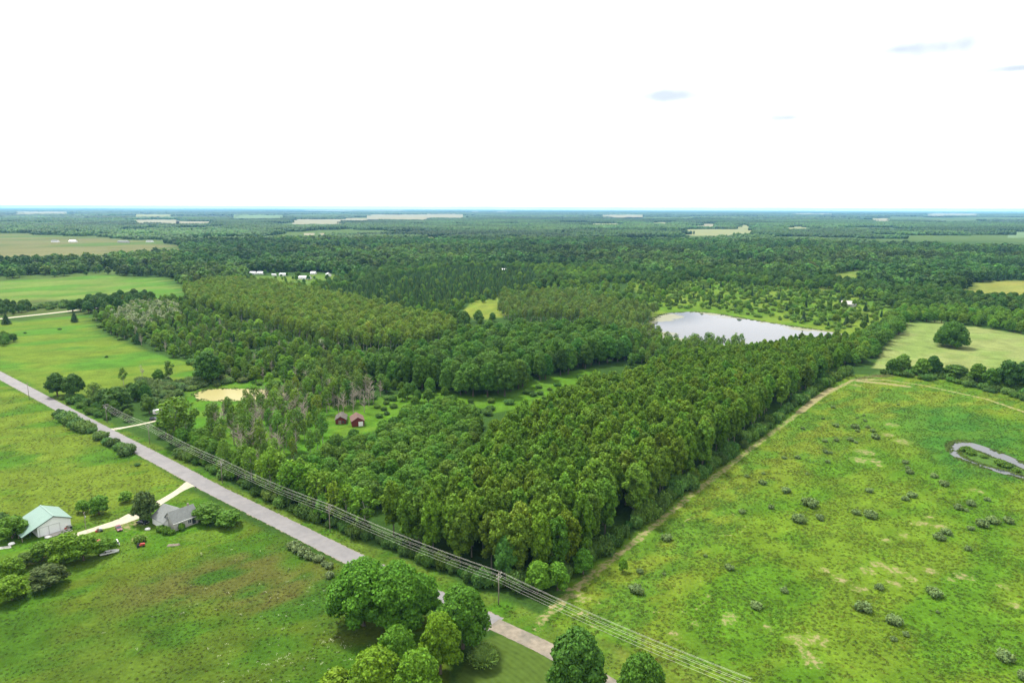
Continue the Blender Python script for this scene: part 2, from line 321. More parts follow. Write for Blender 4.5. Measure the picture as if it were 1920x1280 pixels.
r2 = N(t, 'ShaderNodeMapRange'); L(t, n2.outputs['Fac'], r2.inputs[0]); r2.inputs[1].default_value = .3; r2.inputs[2].default_value = .7; r2.inputs[3].default_value = .85; r2.inputs[4].default_value = 1.15
mu = N(t, 'ShaderNodeMath', operation='MULTIPLY'); L(t, r1.outputs[0], mu.inputs[0]); L(t, r2.outputs[0], mu.inputs[1])
s1 = N(t, 'ShaderNodeVectorMath', operation='SCALE'); L(t, ca.outputs['Color'], s1.inputs[0]); L(t, mu.outputs[0], s1.inputs['Scale'])
nb = gnoise(.55, 6, .65)
sb = N(t, 'ShaderNodeMath', operation='MULTIPLY_ADD'); L(t, nb.outputs['Fac'], sb.inputs[0]); sb.inputs[1].default_value = 2.2; L(t, ba.outputs['Fac'], sb.inputs[2])
br = N(t, 'ShaderNodeMapRange', interpolation_type='SMOOTHSTEP'); L(t, sb.outputs[0], br.inputs[0]); br.inputs[1].default_value = 1.55; br.inputs[2].default_value = 1.95
bm_ = N(t, 'ShaderNodeMath', operation='MULTIPLY'); L(t, br.outputs[0], bm_.inputs[0]); bm_.inputs[1].default_value = .85
mb_ = N(t, 'ShaderNodeMix', data_type='RGBA'); L(t, bm_.outputs[0], mb_.inputs[0]); L(t, s1.outputs[0], mb_.inputs[6]); mb_.inputs[7].default_value = (.200, .168, .088, 1)
L(t, mb_.outputs[2], p.inputs['Base Color'])
bp = N(t, 'ShaderNodeBump'); bp.inputs['Strength'].default_value = .5; bp.inputs['Distance'].default_value = .35; L(t, n1.outputs['Fac'], bp.inputs['Height']); L(t, bp.outputs[0], p.inputs['Normal'])
gme = mesh('ground', np.column_stack([GP, gz]), GT, [M['ground']], shade=True)
ga = gme.attributes.new('cover', 'FLOAT_COLOR', 'POINT'); ga.data.foreach_set('color', np.column_stack([gc, np.ones(len(gc))]).astype(np.float32).ravel())
gb_ = gme.attributes.new('bare', 'FLOAT', 'POINT'); gb_.data.foreach_set('value', gb.astype(np.float32))
link('ground', gme, kind='structure')

# ------------------------------------------------------------------ roads, drives, water
def edgemat(name, col, var=.2, rough=.9, ragged=.35, scale=.8, col2=None):
    """a laid surface whose rim breaks up into the grass"""
    m, t, o = newmat(name); p = N(t, 'ShaderNodeBsdfPrincipled'); p.inputs['Roughness'].default_value = rough; p.inputs['Specular IOR Level'].default_value = .2
    tc_ = N(t, 'ShaderNodeTexCoord'); n = N(t, 'ShaderNodeTexNoise'); n.inputs['Scale'].default_value = scale; n.inputs['Detail'].default_value = 7; L(t, tc_.outputs['Object'], n.inputs['Vector'])
    n2 = N(t, 'ShaderNodeTexNoise'); n2.inputs['Scale'].default_value = .15; n2.inputs['Detail'].default_value = 4; L(t, tc_.outputs['Object'], n2.inputs['Vector'])
    e = N(t, 'ShaderNodeAttribute', attribute_name='edge')
    r = N(t, 'ShaderNodeMapRange'); L(t, n.outputs['Fac'], r.inputs[0]); r.inputs[1].default_value = .25; r.inputs[2].default_value = .75; r.inputs[3].default_value = 1 - var; r.inputs[4].default_value = 1 + var
    mx = N(t, 'ShaderNodeMix', data_type='RGBA'); mx.inputs[6].default_value = (*col, 1); mx.inputs[7].default_value = (*(col2 or col), 1)
    r3 = N(t, 'ShaderNodeMapRange'); L(t, n2.outputs['Fac'], r3.inputs[0]); r3.inputs[1].default_value = .4; r3.inputs[2].default_value = .6; L(t, r3.outputs[0], mx.inputs[0])
    s = N(t, 'ShaderNodeVectorMath', operation='SCALE'); L(t, mx.outputs[2], s.inputs[0]); L(t, r.outputs[0], s.inputs['Scale']); L(t, s.outputs[0], p.inputs['Base Color'])
    ad = N(t, 'ShaderNodeMath', operation='SUBTRACT'); L(t, e.outputs['Fac'], ad.inputs[0]); 
    nm = N(t, 'ShaderNodeMath', operation='MULTIPLY'); L(t, n.outputs['Fac'], nm.inputs[0]); nm.inputs[1].default_value = ragged; L(t, nm.outputs[0], ad.inputs[1])
    al = N(t, 'ShaderNodeMapRange'); L(t, ad.outputs[0], al.inputs[0]); al.inputs[1].default_value = 0; al.inputs[2].default_value = .06
    L(t, al.outputs[0], p.inputs['Alpha']); L(t, p.outputs[0], o.inputs[0])
    return m
M['asphalt'] = edgemat('asphalt', (.165, .158, .158), .10, .85, .12, .5, (.145, .140, .142))
M['gravel_road'] = edgemat('gravel_road', (.175, .150, .115), .25, .95, .35, .7, (.135, .122, .098))
M['shoulder'] = edgemat('shoulder_gravel', (.185, .165, .115), .25, .95, .8, .6)
M['drive'] = edgemat('drive_gravel', (.34, .31, .235), .2, .95, .5, .6, (.29, .27, .205))
def resample(pts, step):
    pts = np.asarray(pts, float); d = np.r_[0, np.cumsum(np.hypot(*np.diff(pts, axis=0).T))]; s = np.arange(0, d[-1] + step, step); s[-1] = d[-1]
    q = np.stack([np.interp(s, d, pts[:, 0]), np.interp(s, d, pts[:, 1])], 1)
    for _ in range(6): q[1:-1] = (q[:-2] + 2 * q[1:-1] + q[2:]) / 4
    return q
def strip(name, pts, w, z, mat, step=3.0, jit=.0, seed=1, bump=None):
    q = resample(pts, step); n = len(q); D = np.gradient(q, axis=0); D /= np.hypot(*D.T)[:, None]; Nn = np.stack([-D[:, 1], D[:, 0]], 1)
    w = np.full(n, w) if np.ndim(w) == 0 else np.interp(np.linspace(0, 1, n), np.linspace(0, 1, len(w)), w)
    r = rngf(seed); offs = np.array([-1, -.72, 0, .72, 1]); ed = np.array([0, .5, 1, .5, 0])
    V = []; E_ = []
    for k, of in enumerate(offs):
        j = 1 + (r.normal(0, jit, n) if abs(of) == 1 else 0)
        V.append(np.column_stack([q + Nn * (of * w / 2 * j)[:, None], np.full(n, z)])); E_.append(np.full(n, ed[k]))
    V = np.stack(V, 1).reshape(-1, 3); E_ = np.stack(E_, 1).ravel(); i = (np.arange(n - 1)[:, None] * 5 + np.arange(4)[None]).ravel()
    me = mesh(name, V, np.stack([i, i + 1, i + 6, i + 5], 1)[:, ::-1], [mat])
    a = me.attributes.new('edge', 'FLOAT', 'POINT'); a.data.foreach_set('value', E_.astype(np.float32))
    return link(name, me, kind='structure')
ROAD = np.array([xy(*p) for p in [(-620, 392 + 0), (-300, 548), (0, 703.5), (100, 757), (217, 819), (330, 878), (400, 917), (500, 966), (640, 1036), (780, 1104), (930, 1170)]][2:])
d0 = (ROAD[0] - ROAD[1]) / np.hypot(*(ROAD[0] - ROAD[1])); ROAD = np.vstack([ROAD[0] + d0 * 320, ROAD])
GRAVEL = np.array([xy(*p) for p in [(925, 1168), (960, 1185), (1010, 1207), (1075, 1243), (1140, 1282), (1260, 1360), (1400, 1480)]])
strip('road_shoulder', ROAD, 10.0, .008, M['shoulder'], 4, .03)
strip('road', ROAD, 7.6, .014, M['asphalt'], 4, .012)
strip('gravel_road', GRAVEL, 6.2, .02, M['gravel_road'], 2, .03)
DRIVE = np.array([xy(*p) for p in [(362, 905), (345, 913), (325, 927), (295, 944), (262, 962), (225, 979), (180, 990), (140, 1003), (100, 1017), (60, 1034)]])
strip('driveway', DRIVE, [9, 4.2, 4.2, 5, 9.5, 7.0, 4.4, 4, 3.4, 3], .011, M['drive'], 2, .06)
strip('side_driveway', np.array([xy(*p) for p in [(206, 806), (222, 803), (245, 799), (270, 794), (292, 789), (300, 786)]]), [7, 3, 2.6, 2.6, 2.8], .012, M['drive'], 2, .06)
strip('far_lane', np.array([xy(*p) for p in [(-100, 607), (0, 598), (30, 594), (100, 587), (180, 577), (260, 569), (330, 562)]]), 9.0, .05, M['drive'], 6, .02)

def watermat(name, deep, algae, amt, sc_=.03, edge_bias=.0):
    m, t, o = newmat(name); w = N(t, 'ShaderNodeBsdfPrincipled'); w.inputs['Base Color'].default_value = (*deep, 1); w.inputs['Roughness'].default_value = .04; w.inputs['IOR'].default_value = 1.33
    d = N(t, 'ShaderNodeBsdfPrincipled'); d.inputs['Base Color'].default_value = (*algae, 1); d.inputs['Roughness'].default_value = .4; d.inputs['Specular IOR Level'].default_value = .3
    tc_ = N(t, 'ShaderNodeTexCoord'); n = N(t, 'ShaderNodeTexNoise'); n.inputs['Scale'].default_value = sc_; n.inputs['Detail'].default_value = 7; n.inputs['Roughness'].default_value = .55; L(t, tc_.outputs['Object'], n.inputs['Vector'])
    e = N(t, 'ShaderNodeAttribute', attribute_name='edge'); a = N(t, 'ShaderNodeMath', operation='MULTIPLY_ADD'); L(t, e.outputs['Fac'], a.inputs[0]); a.inputs[1].default_value = -edge_bias; L(t, n.outputs['Fac'], a.inputs[2])
    r = N(t, 'ShaderNodeMapRange'); L(t, a.outputs[0], r.inputs[0]); r.inputs[1].default_value = .5 - amt - .03; r.inputs[2].default_value = .5 - amt + .03
    wv = N(t, 'ShaderNodeTexNoise'); wv.inputs['Scale'].default_value = 1.2; wv.inputs['Detail'].default_value = 3; L(t, tc_.outputs['Object'], wv.inputs['Vector'])
    b = N(t, 'ShaderNodeBump'); b.inputs['Strength'].default_value = .06; b.inputs['Distance'].default_value = .05; L(t, wv.outputs['Fac'], b.inputs['Height']); L(t, b.outputs[0], w.inputs['Normal'])
    ms = N(t, 'ShaderNodeMixShader'); L(t, r.outputs[0], ms.inputs[0]); L(t, w.outputs[0], ms.inputs[1]); L(t, d.outputs[0], ms.inputs[2]); L(t, ms.outputs[0], o.inputs[0]); return m
M['w_farm'] = watermat('silty_water', (.14, .13, .04), (.235, .210, .075), .35, .05)
M['w_lake'] = watermat('lake_water', (.03, .035, .045), (.125, .125, .06), .05, .014, .28)
M['w_slough'] = watermat('slough_water', (.045, .05, .055), (.22, .22, .16), -.22, .06)
def sheet(name, pg, z, mat, soft=20., **kw):
    q = resample(np.vstack([pg, pg[:1]]), max(1.5, np.ptp(pg[:, 0]) / 120))[:-1]; c = q.mean(0)
    # dense triangulation by a clipped grid fan: rim + two inner rings pulled to a spine
    me = mesh(name, np.column_stack([q, np.full(len(q), z)]), faces=[tuple(range(len(q)))], mats=[mat]); 
    import bmesh
    bm = bmesh.new(); bm.from_mesh(me); bmesh.ops.triangulate(bm, faces=bm.faces[:]); bmesh.ops.subdivide_edges(bm, edges=bm.edges[:], cuts=3, use_grid_fill=True)
    bmesh.ops.recalc_face_normals(bm, faces=bm.faces[:])
    if sum(f.normal.z for f in bm.faces) < 0: bmesh.ops.reverse_faces(bm, faces=bm.faces[:])
    bm.to_mesh(me); bm.free()
    P = np.empty(len(me.vertices) * 3); me.vertices.foreach_get('co', P); P = P.reshape(-1, 3)
    a = me.attributes.new('edge', 'FLOAT', 'POINT'); a.data.foreach_set('value', np.clip(line_dist(P[:, :2], np.vstack([q, q[:1]])) / soft, 0, 1).astype(np.float32))
    return link(name, me, **kw)
M['mud'] = plain('mud', (.035, .035, .016), .9, .2, scale=.4)
M['isle'] = plain('isle_grass', (.040, .085, .010), .9, .1, scale=.5, var=.4)
def grow(pg, d):
    c = pg.mean(0); q = resample(np.vstack([pg, pg[:1]]), 3.)[:-1]; D = np.roll(q, -1, 0) - np.roll(q, 1, 0); D /= np.hypot(*D.T)[:, None]; nn = np.stack([D[:, 1], -D[:, 0]], 1)
    area = np.sum(q[:, 0] * np.roll(q[:, 1], -1) - np.roll(q[:, 0], -1) * q[:, 1]); return q + nn * d * np.sign(area)
sheet('pond_bank', grow(PONDS['slough'], .9), .010, M['mud'], kind='structure')
sheet('pond_bank', grow(PONDS['lake'], 2.0), .010, M['mud'], kind='structure')
sheet('pond', PONDS['farm'], .02, M['w_farm'], kind='structure')
sheet('lake', PONDS['lake'], .02, M['w_lake'], 55., kind='structure')
sheet('slough', PONDS['slough'], .02, M['w_slough'], kind='structure')
sheet('islet_rim', grow(ISLE, .5), .03, M['mud'], kind='structure')
sheet('islet', ISLE, .12, M['isle'], kind='structure')

# far fields: pale openings in the forest (rows given by where they show between the woods)
FAR = [(250, 336, 412, 419, 'tan'), (330, 400, 415, 420, 'tan'), (438, 530, 405, 411, 'green'), (548, 640, 411, 418, 'tan'), (640, 720, 409, 414, 'tan'), (688, 800, 404, 413, 'tan'), (800, 868, 403, 410, 'tan'),
       (1284, 1416, 430, 438, 'hay'), (1308, 1345, 420, 425, 'tan'), (1384, 1410, 422, 427, 'hay'), (1478, 1512, 425, 430, 'hay'), (1130, 1205, 404, 409, 'tan'), (1100, 1165, 419, 423, 'hay'), (784, 812, 443, 450, 'hay'), (30, 125, 398, 403, 'tan'),
       (1636, 1668, 412, 416, 'tan'), (1740, 1840, 401, 406, 'tan'), (570, 590, 437, 441, 'tan'), (598, 612, 437, 441, 'tan'), (570, 760, 394, 397, 'tan'), (1225, 1260, 417, 421, 'hay'), (1890, 1935, 435, 442, 'green'), (255, 320, 404, 408, 'hay'), (885, 960, 397, 399, 'tan'), (1480, 1560, 401, 403, 'tan')]
FCOL = {'tan': (.155, .15, .092), 'green': (.075, .125, .05), 'hay': (.135, .148, .06)}
M_F = {k: plain('field_' + k, v, .9, .1, var=.15, scale=.01) for k, v in FCOL.items()}
OPEN = [PONDS['lake']]
for k, (x0, x1, y0, y1, c) in enumerate(FAR):
    r = rngf(k + 50); top = [xy(x, y0 + r.uniform(-.4, .5)) for x in np.linspace(x0, x1, 14)]; bot = [xy(x, y1 - .8 + r.uniform(-.9, .3), 12) for x in np.linspace(x1, x0, 14)]
    pg = np.array(top + bot); OPEN.append(pg); z = .4 if pg[:, 1].max() < 9000 else 6.
    zz_ = 0.3 + np.where(np.hypot(*pg.T) > 9000, 14, 0).max()
    link('far_field', mesh('far_field', np.column_stack([pg, np.full(len(pg), zz_)]), faces=[tuple(range(len(pg)))[::-1]], mats=[M_F[c]]), kind='structure')
OPEN += [poly(p) for p in [
    [(-500, 500), (-500, 436), (0, 436), (80, 440), (330, 453), (345, 470, 8), (200, 482, 8), (130, 485, 8), (0, 490, 8)],
    [(-500, 600), (-500, 530), (0, 526), (180, 516), (310, 520), (345, 545), (345, 570), (0, 600)],
    [(460, 534), (462, 512), (540, 510), (625, 512), (640, 530), (560, 548)], [(552, 502), (552, 494), (568, 494), (570, 502)],
    [(1785, 556), (1830, 530), (1920, 526), (2500, 526), (2500, 575), (1920, 575), (1840, 570)],
    [(1530, 548), (1560, 518), (1600, 507), (1640, 515), (1625, 532), (1570, 545)],
    [(850, 600), (890, 562), (955, 553), (970, 590), (900, 605)]]]
# ------------------------------------------------------------------ plants: crown and trunk builders
def unit(v): return v / (np.linalg.norm(v, axis=-1, keepdims=True) + 1e-9)
def cards(pos, nrm, tip, Ln, W, r, fold=.25):
    n = unit(nrm); t = tip - (tip * n).sum(1, keepdims=True) * n; t = unit(t); b = np.cross(n, t)
    Ln = Ln[:, None]; W = W[:, None]
    p0 = pos - t * Ln * .5; p2 = pos + t * Ln * .5 - n * Ln * .12; sk = r.uniform(-.2, .2, (len(pos), 1)) * Ln
    p1 = pos + b * W * .5 - n * W * fold + t * sk; p3 = pos - b * W * .5 - n * W * fold - t * sk
    V = np.stack([p0, p1, p2, p3], 1).reshape(-1, 3); i = np.arange(len(pos))[:, None] * 4
    T = np.concatenate([i + [0, 1, 2], i + [0, 2, 3]], 0); return V, T
def ico(sub=1):
    import bmesh
    bm = bmesh.new(); bmesh.ops.create_icosphere(bm, subdivisions=sub, radius=1); V = np.array([v.co[:] for v in bm.verts]); T = np.array([[v.index for v in f.verts] for f in bm.faces]); bm.free(); return V, T
ICO1 = ico(1); ICO2 = ico(2)
def cat_mesh(parts):
    V = []; T = []; o = 0
    for v, t in parts: V.append(v); T.append(t + o); o += len(v)
    return np.vstack(V), np.vstack(T)
def cores(C, Rr, r, f=.74, I=ICO1):
    out = []
    for c, q in zip(C, Rr): out.append((c + I[0] * q * f * (1 + r.normal(0, .10, (len(I[0]), 1))), I[1]))
    return cat_mesh(out)
def leafy(C, Rr, n, size, r, up=.45, nj=.55, bottom=-.55, core=.74, aspect=1.35, I=ICO1, clump=.28):
    """leaf sprays over the outside of a set of lobes"""
    C = np.asarray(C, float); Rr = np.asarray(Rr, float)
    if Rr.ndim == 1: Rr = np.repeat(Rr[:, None], 3, 1)
    w = (Rr[:, 0] * Rr[:, 2]); w = w / w.sum(); cc = C.mean(0)
    k = r.choice(len(C), int(n * 2.4), p=w); d = unit(r.normal(size=(len(k), 3)))
    # sprays gather in small tufts so the outline breaks up
    lump = np.sin(d[:, 0] * 7 + k * 1.7) * np.sin(d[:, 1] * 7 + k * 2.3) * np.sin(d[:, 2] * 6 + k * .9)
    pos = C[k] + Rr[k] * d * (r.uniform(.80, 1.06, (len(k), 1)) + clump * lump[:, None] * .6)
    ok = d[:, 2] > bottom - r.uniform(0, .3, len(k))
    for j in range(len(C)): ok &= ~((k != j) & ((((pos - C[j]) / (Rr[j] * .86)) ** 2).sum(1) < 1))
    idx = np.where(ok)[0][:n]; pos = pos[idx]; d = d[idx]; m_ = len(idx)
    nr = unit(d / np.maximum(Rr[k[idx]], .1) * Rr[k[idx]].mean(1, keepdims=True)) + np.array([0, 0, .25]) + r.normal(0, nj, (m_, 3))
    tip = d * .6 + np.array([0, 0, up]) + r.normal(0, .5, (m_, 3)); s = size * r.uniform(.65, 1.4, m_)
    out = [cards(pos, nr, tip, s * aspect, s, r)]
    if core: out.append(cores(C, Rr, r, core, I))
    return cat_mesh(out)
def trunk_np(h, r0, r, limbs=5, lz=(.35, .8), spread=3., top=.92, k=6, lean=.02):
    pts = np.array([[r.normal(0, lean * h) * f, r.normal(0, lean * h) * f, h * top * f] for f in np.linspace(0, 1, 6)]); pts[0, 2] = -.3
    out = [tube_np(pts, r0 * np.array([1.25, .9, .75, .55, .36, .14]), k)]
    for i in range(limbs):
        f = r.uniform(*lz); b = np.array([np.interp(f, np.linspace(0, 1, 6), pts[:, j]) for j in range(3)]); a = r.uniform(0, 6.28); ln = spread * r.uniform(.6, 1.1) * (1.2 - f * .5)
        e = b + np.array([math.cos(a) * ln, math.sin(a) * ln, ln * r.uniform(.5, 1.1)]); mid = (b + e) / 2 + np.array([0, 0, -ln * .08])
        rr = r0 * (1 - f) * .55 + (.05 if limbs > 20 else .02); out.append(tube_np(np.array([b, mid, e]), np.array([rr, rr * .7, rr * .25]), 5))
    V = []; T = []; o = 0
    for v, t in out: V.append(v); T.append(t + o); o += len(v)
    V = np.vstack(V); T = np.vstack(T); return V, np.vstack([T[:, [0, 1, 2]], T[:, [0, 2, 3]]])

# each builder returns crown (V,T) and trunk (V,T) for a tree of the nominal height, standing at the origin
def b_broad(r, h=12., rad=5., base=2.2, n=1900, size=.62, nl=15, limbs=5, flat=1.0, lf=(.34, .50)):
    C = []; Q = []; ch = h - base
    for i in range(nl):
        a = i * 2.4 + r.uniform(-.5, .5); f = (i + .5) / nl
        zf = .16 + .70 * f; ring = math.sqrt(max(.03, 1 - (2 * zf - .72) ** 2 * .98)) * (1 - .15 * f); rr = rad * ring * (1.02 - sum(lf) / 2) * (r.uniform(.80, 1.04) if i % 4 else r.uniform(.3, .7)) * (0 if i == nl - 1 else 1)
        lr = rad * r.uniform(*lf) * (1 - .12 * f); C.append([math.cos(a) * rr, math.sin(a) * rr, base + ch * zf * .95]); Q.append([lr, lr, min(lr * flat * .85, ch * .3)])
    C.append([0, 0, base + ch * .5]); Q.append([rad * .62, rad * .62, ch * .40])
    C = np.array(C); Q = np.array(Q); top = (C[:, 2] + Q[:, 2]).max(); C[:, 2] *= h / top
    return leafy(C, Q, n, size, r), trunk_np(h * .7, .12 + h * .017, r, limbs, spread=rad * .5)
def b_poplar(r, h=23., n=2700, size=.66, np_=40):
    C = []; Q = []
    rad = 4.0
    for i in range(np_):
        a = i * 2.4 + r.uniform(-.6, .6); f = ((i + .5) / np_) ** .6; rr = rad * f * r.uniform(.75, 1.05)
        zt = h * (1 - .30 * f ** 2.2) - r.uniform(0, 3.2); ln = r.uniform(1.2, 2.0); w = r.uniform(.85, 1.3); C.append([math.cos(a) * rr, math.sin(a) * rr, zt - ln]); Q.append([w, w, ln])
    for i in range(12):
        a = i * 2.4; z = h * (.24 + .40 * (i / 12)); rr = r.uniform(1.0, 2.5); w = r.uniform(1.2, 1.9); C.append([math.cos(a) * rr, math.sin(a) * rr, z]); Q.append([w, w, w * 1.4])
    return leafy(C, Q, n, size, r, up=1.0, nj=.6, bottom=-.45, core=.66, aspect=1.35), trunk_np(h * .85, .26, r, 9, (.2, .75), 2.6, k=7, lean=.012)
def b_aspen(r, h=16., n=760, size=.55):
    C = []; Q = []
    for i in range(16):
        a = i * 2.4 + r.uniform(-.6, .6); f = (i + .5) / 16; z = h * (.36 + .58 * f); rr = 2.9 * math.sqrt(max(.05, 1 - (2 * f - .8) ** 2 * .8)) * r.uniform(.4, .95)
        w = r.uniform(.8, 1.3); C.append([math.cos(a) * rr, math.sin(a) * rr, z]); Q.append([w, w, w * 1.35])
    return leafy(C, Q, n, size, r, up=.7, nj=.8, bottom=-1, core=None, aspect=1.4), trunk_np(h * .95, .17, r, 10, (.25, .85), 2.0, k=6, lean=.02)
def b_spruce(r, h=11., n=800, size=.85):
    f = r.uniform(0, 1, n) ** .62; tier = np.floor(f * 13) / 13; f = tier + r.uniform(0, 1 / 13, n); z = h * (1 - .93 * f); a = r.uniform(0, 6.283, n)
    rm = 2.5 * f ** .85 * (1 - .30 * ((f * 13) % 1 < .35)) + .1; rr = rm * r.uniform(.72, 1.05, n) * (1 + .13 * np.sin(a * 5 + tier * 40))
    pos = np.stack([np.cos(a) * rr, np.sin(a) * rr, z], 1); d = np.stack([np.cos(a), np.sin(a), np.full(n, .7)], 1)
    tip = np.stack([np.cos(a), np.sin(a), np.full(n, -.45)], 1) + r.normal(0, .2, (n, 3))
    cd = cards(pos, d + r.normal(0, .35, (n, 3)), tip, size * r.uniform(.7, 1.3, n) * (.5 + f), size * .6 * r.uniform(.7, 1.2, n), r)
    k = 9; P = np.array([[0, 0, h * .05], [0, 0, h * .10], [0, 0, h * .5], [0, 0, h * .97]]); V, T = tube_np(P, np.array([.3, 1.8, 1.05, .03]), k)
    return cat_mesh([cd, (V, np.vstack([T[:, [0, 1, 2]], T[:, [0, 2, 3]]]))]), trunk_np(h * .8, .16, r, 0)
def b_shrub(r, h=2.2, rad=1.7, n=420, size=.34, nl=9):
    C = []; Q = []
    for i in range(nl):
        a = i * 2.4 + r.uniform(-.5, .5); rr = rad * math.sqrt(i / nl) * .72; w = rad * r.uniform(.34, .5); C.append([math.cos(a) * rr, math.sin(a) * rr, h * (.62 - .28 * (rr / rad)) * r.uniform(.8, 1.15)]); Q.append([w, w, h * .36])
    return leafy(C, Q, n, size, r, up=.6, nj=.7, bottom=-.8, core=.7, clump=.4), trunk_np(h * .6, .07, r, 6, (.05, .5), rad * .5)
def b_dead(r, h=14.):
    return None, trunk_np(h, .22, r, 42, (.28, .95), 2.6, k=6, lean=.025)
def b_willow(r, h=5.5, rad=3.6, n=1500):
    d = unit(r.normal(size=(n, 3))); d[:, 2] = np.abs(d[:, 2]) * 1.0 - .25; q = r.uniform(.55, 1.05, (n, 1)); pos = np.array([0, 0, h * .42]) + d * np.array([rad, rad, h * .6]) * q
    tip = d + np.array([0, 0, .8]) + r.normal(0, .25, (n, 3)); cd = cards(pos, unit(np.cross(tip, r.normal(size=(n, 3)))) + d * .5, tip, r.uniform(.6, 1.3, n), r.uniform(.18, .32, n), r)
    return cat_mesh([cd, cores([[0, 0, h * .42]], [[rad * .72, rad * .72, h * .44]], r, 1, ICO2)]), trunk_np(h * .5, .15, r, 6, (.1, .6), 1.5)

PROTO = {}     # kind -> list of dict(crown, trunk, joined, h)
HIDDEN = {}
def proto(kind, fn, count, h, leafm='leaf', barkm='bark', seed=1, **kw):
    lst = []; hid = bpy.data.collections.new('kit_' + kind); HIDDEN[kind] = hid
    for i in range(count):
        r = rngf(seed * 100 + i); cr, tr = fn(r, h=h, **kw)
        cme = mesh(kind + '_crown', cr[0], cr[1], [M[leafm]]) if cr else None
        tme = mesh(kind + '_trunk', tr[0], tr[1], [M[barkm]])
        if cr: V, T = cat_mesh([cr, tr]); mi = np.r_[np.zeros(len(cr[1])), np.ones(len(tr[1]))]; jm = mesh(kind + '_joined', V, T, [M[leafm], M[barkm]], mi)
        else: jm = mesh(kind + '_joined', tr[0], tr[1], [M[barkm]])
        jo = bpy.data.objects.new('kit_%s_%02d' % (kind, i), jm); hid.objects.link(jo)
        lst.append(dict(crown=cme, trunk=tme, h=h))
    PROTO[kind] = lst
proto('maple', b_broad, 3, 20., rad=9.2, base=2.5, n=11000, size=.58, nl=70, limbs=8, seed=1, lf=(.20, .33))
proto('shade', b_broad, 3, 16., rad=6.6, base=2.2, n=7000, size=.52, nl=48, limbs=7, seed=2, lf=(.22, .36))
proto('oak', b_broad, 2, 20., rad=13.5, base=.2, n=6000, size=.9, nl=70, limbs=8, seed=3, lf=(.2, .32))
proto('broad', b_broad, 7, 12., rad=5.0, base=1.4, n=2100, size=.60, nl=24, seed=4, lf=(.27, .42))
proto('grove', b_broad, 6, 20., rad=6.4, base=2.0, n=2900, size=.78, nl=38, seed=5, flat=1.15, lf=(.25, .40))
M['bark_grey'] = plain('bark_grey', (.15, .135, .11), .9, .1, scale=1.5)
proto('poplar', b_poplar, 8, 23., barkm='bark_grey', seed=6)
proto('aspen', b_aspen, 6, 16., barkm='bark_pale', seed=7)
proto('spruce', b_spruce, 4, 11., seed=8)
proto('shrub', b_shrub, 5, 2.2, seed=9)
proto('thicket', b_shrub, 4, 3.4, rad=3.0, n=700, size=.45, nl=12, seed=13)
proto('dead', b_dead, 5, 14., barkm='bark_dead', seed=10)
proto('blossom', b_broad, 3, 11., leafm='blossom', rad=4.6, base=1.2, n=1500, size=.6, nl=15, seed=11)
proto('willow', b_willow, 1, 5.5, seed=12)
proto('wood', b_broad, 7, 14., rad=5.4, base=.8, n=300, size=1.5, nl=9, limbs=2, seed=14)
proto('woodc', b_spruce, 2, 13., n=200, size=1.7, seed=15)
TB = 1.62
TINT = dict(maple=(.040, .105, .010), shade=(.046, .112, .010), oak=(.026, .068, .010), broad=(.042, .098, .012), grove=(.034, .084, .012), poplar=(.050, .104, .010), aspen=(.050, .098, .016),
            spruce=(.018, .046, .014), shrub=(.062, .105, .042), thicket=(.040, .086, .018), dead=(.1, .1, .1), blossom=(.045, .095, .014), willow=(.06, .12, .025), wood=(.028, .064, .013), woodc=(.016, .040, .014))
TINT = {k: tuple(np.array(v) * TB) for k, v in TINT.items()}
RT = rngf(777)
def jit_tint(kind, r=RT, v=.16, base=None):
    b = np.array(base) * TB if base is not None else np.array(TINT[kind]); k = 1 + r.normal(0, v); return b * max(.5, k) * np.array([1 + r.normal(0, .10), 1, 1 + r.normal(0, .12)])
NAMES = dict(maple='maple_tree', shade='shade_tree', oak='oak_tree', broad='broadleaf_tree', grove='broadleaf_tree', poplar='poplar_tree', aspen='aspen_tree', spruce='spruce_tree', shrub='shrub', thicket='shrub', dead='dead_tree', blossom='blossoming_tree', willow='willow_bush')
def plant(kind, p, h, label, group=None, wide=1.0, tint=None, var=None, rz=None, raw=False):
    L_ = PROTO[kind]; q = L_[int(RT.integers(len(L_))) if var is None else var]; s = h / q['h']; rz = RT.uniform(0, 6.283) if rz is None else rz
    cat_ = 'shrub' if kind in ('shrub', 'thicket', 'willow') else 'tree'
    e = link(NAMES[kind], None, None, (float(p[0]), float(p[1]), 0), rz, (s * wide, s * wide, s), label, cat_, group)
    tn = jit_tint(kind) if tint is None else np.array(tint) * (1 if raw else TB)
    if q['crown']: link('crown', q['crown'], e, tint=tn)
    link('trunk' if kind not in ('shrub', 'thicket', 'willow') else 'stem', q['trunk'], e)
    return e

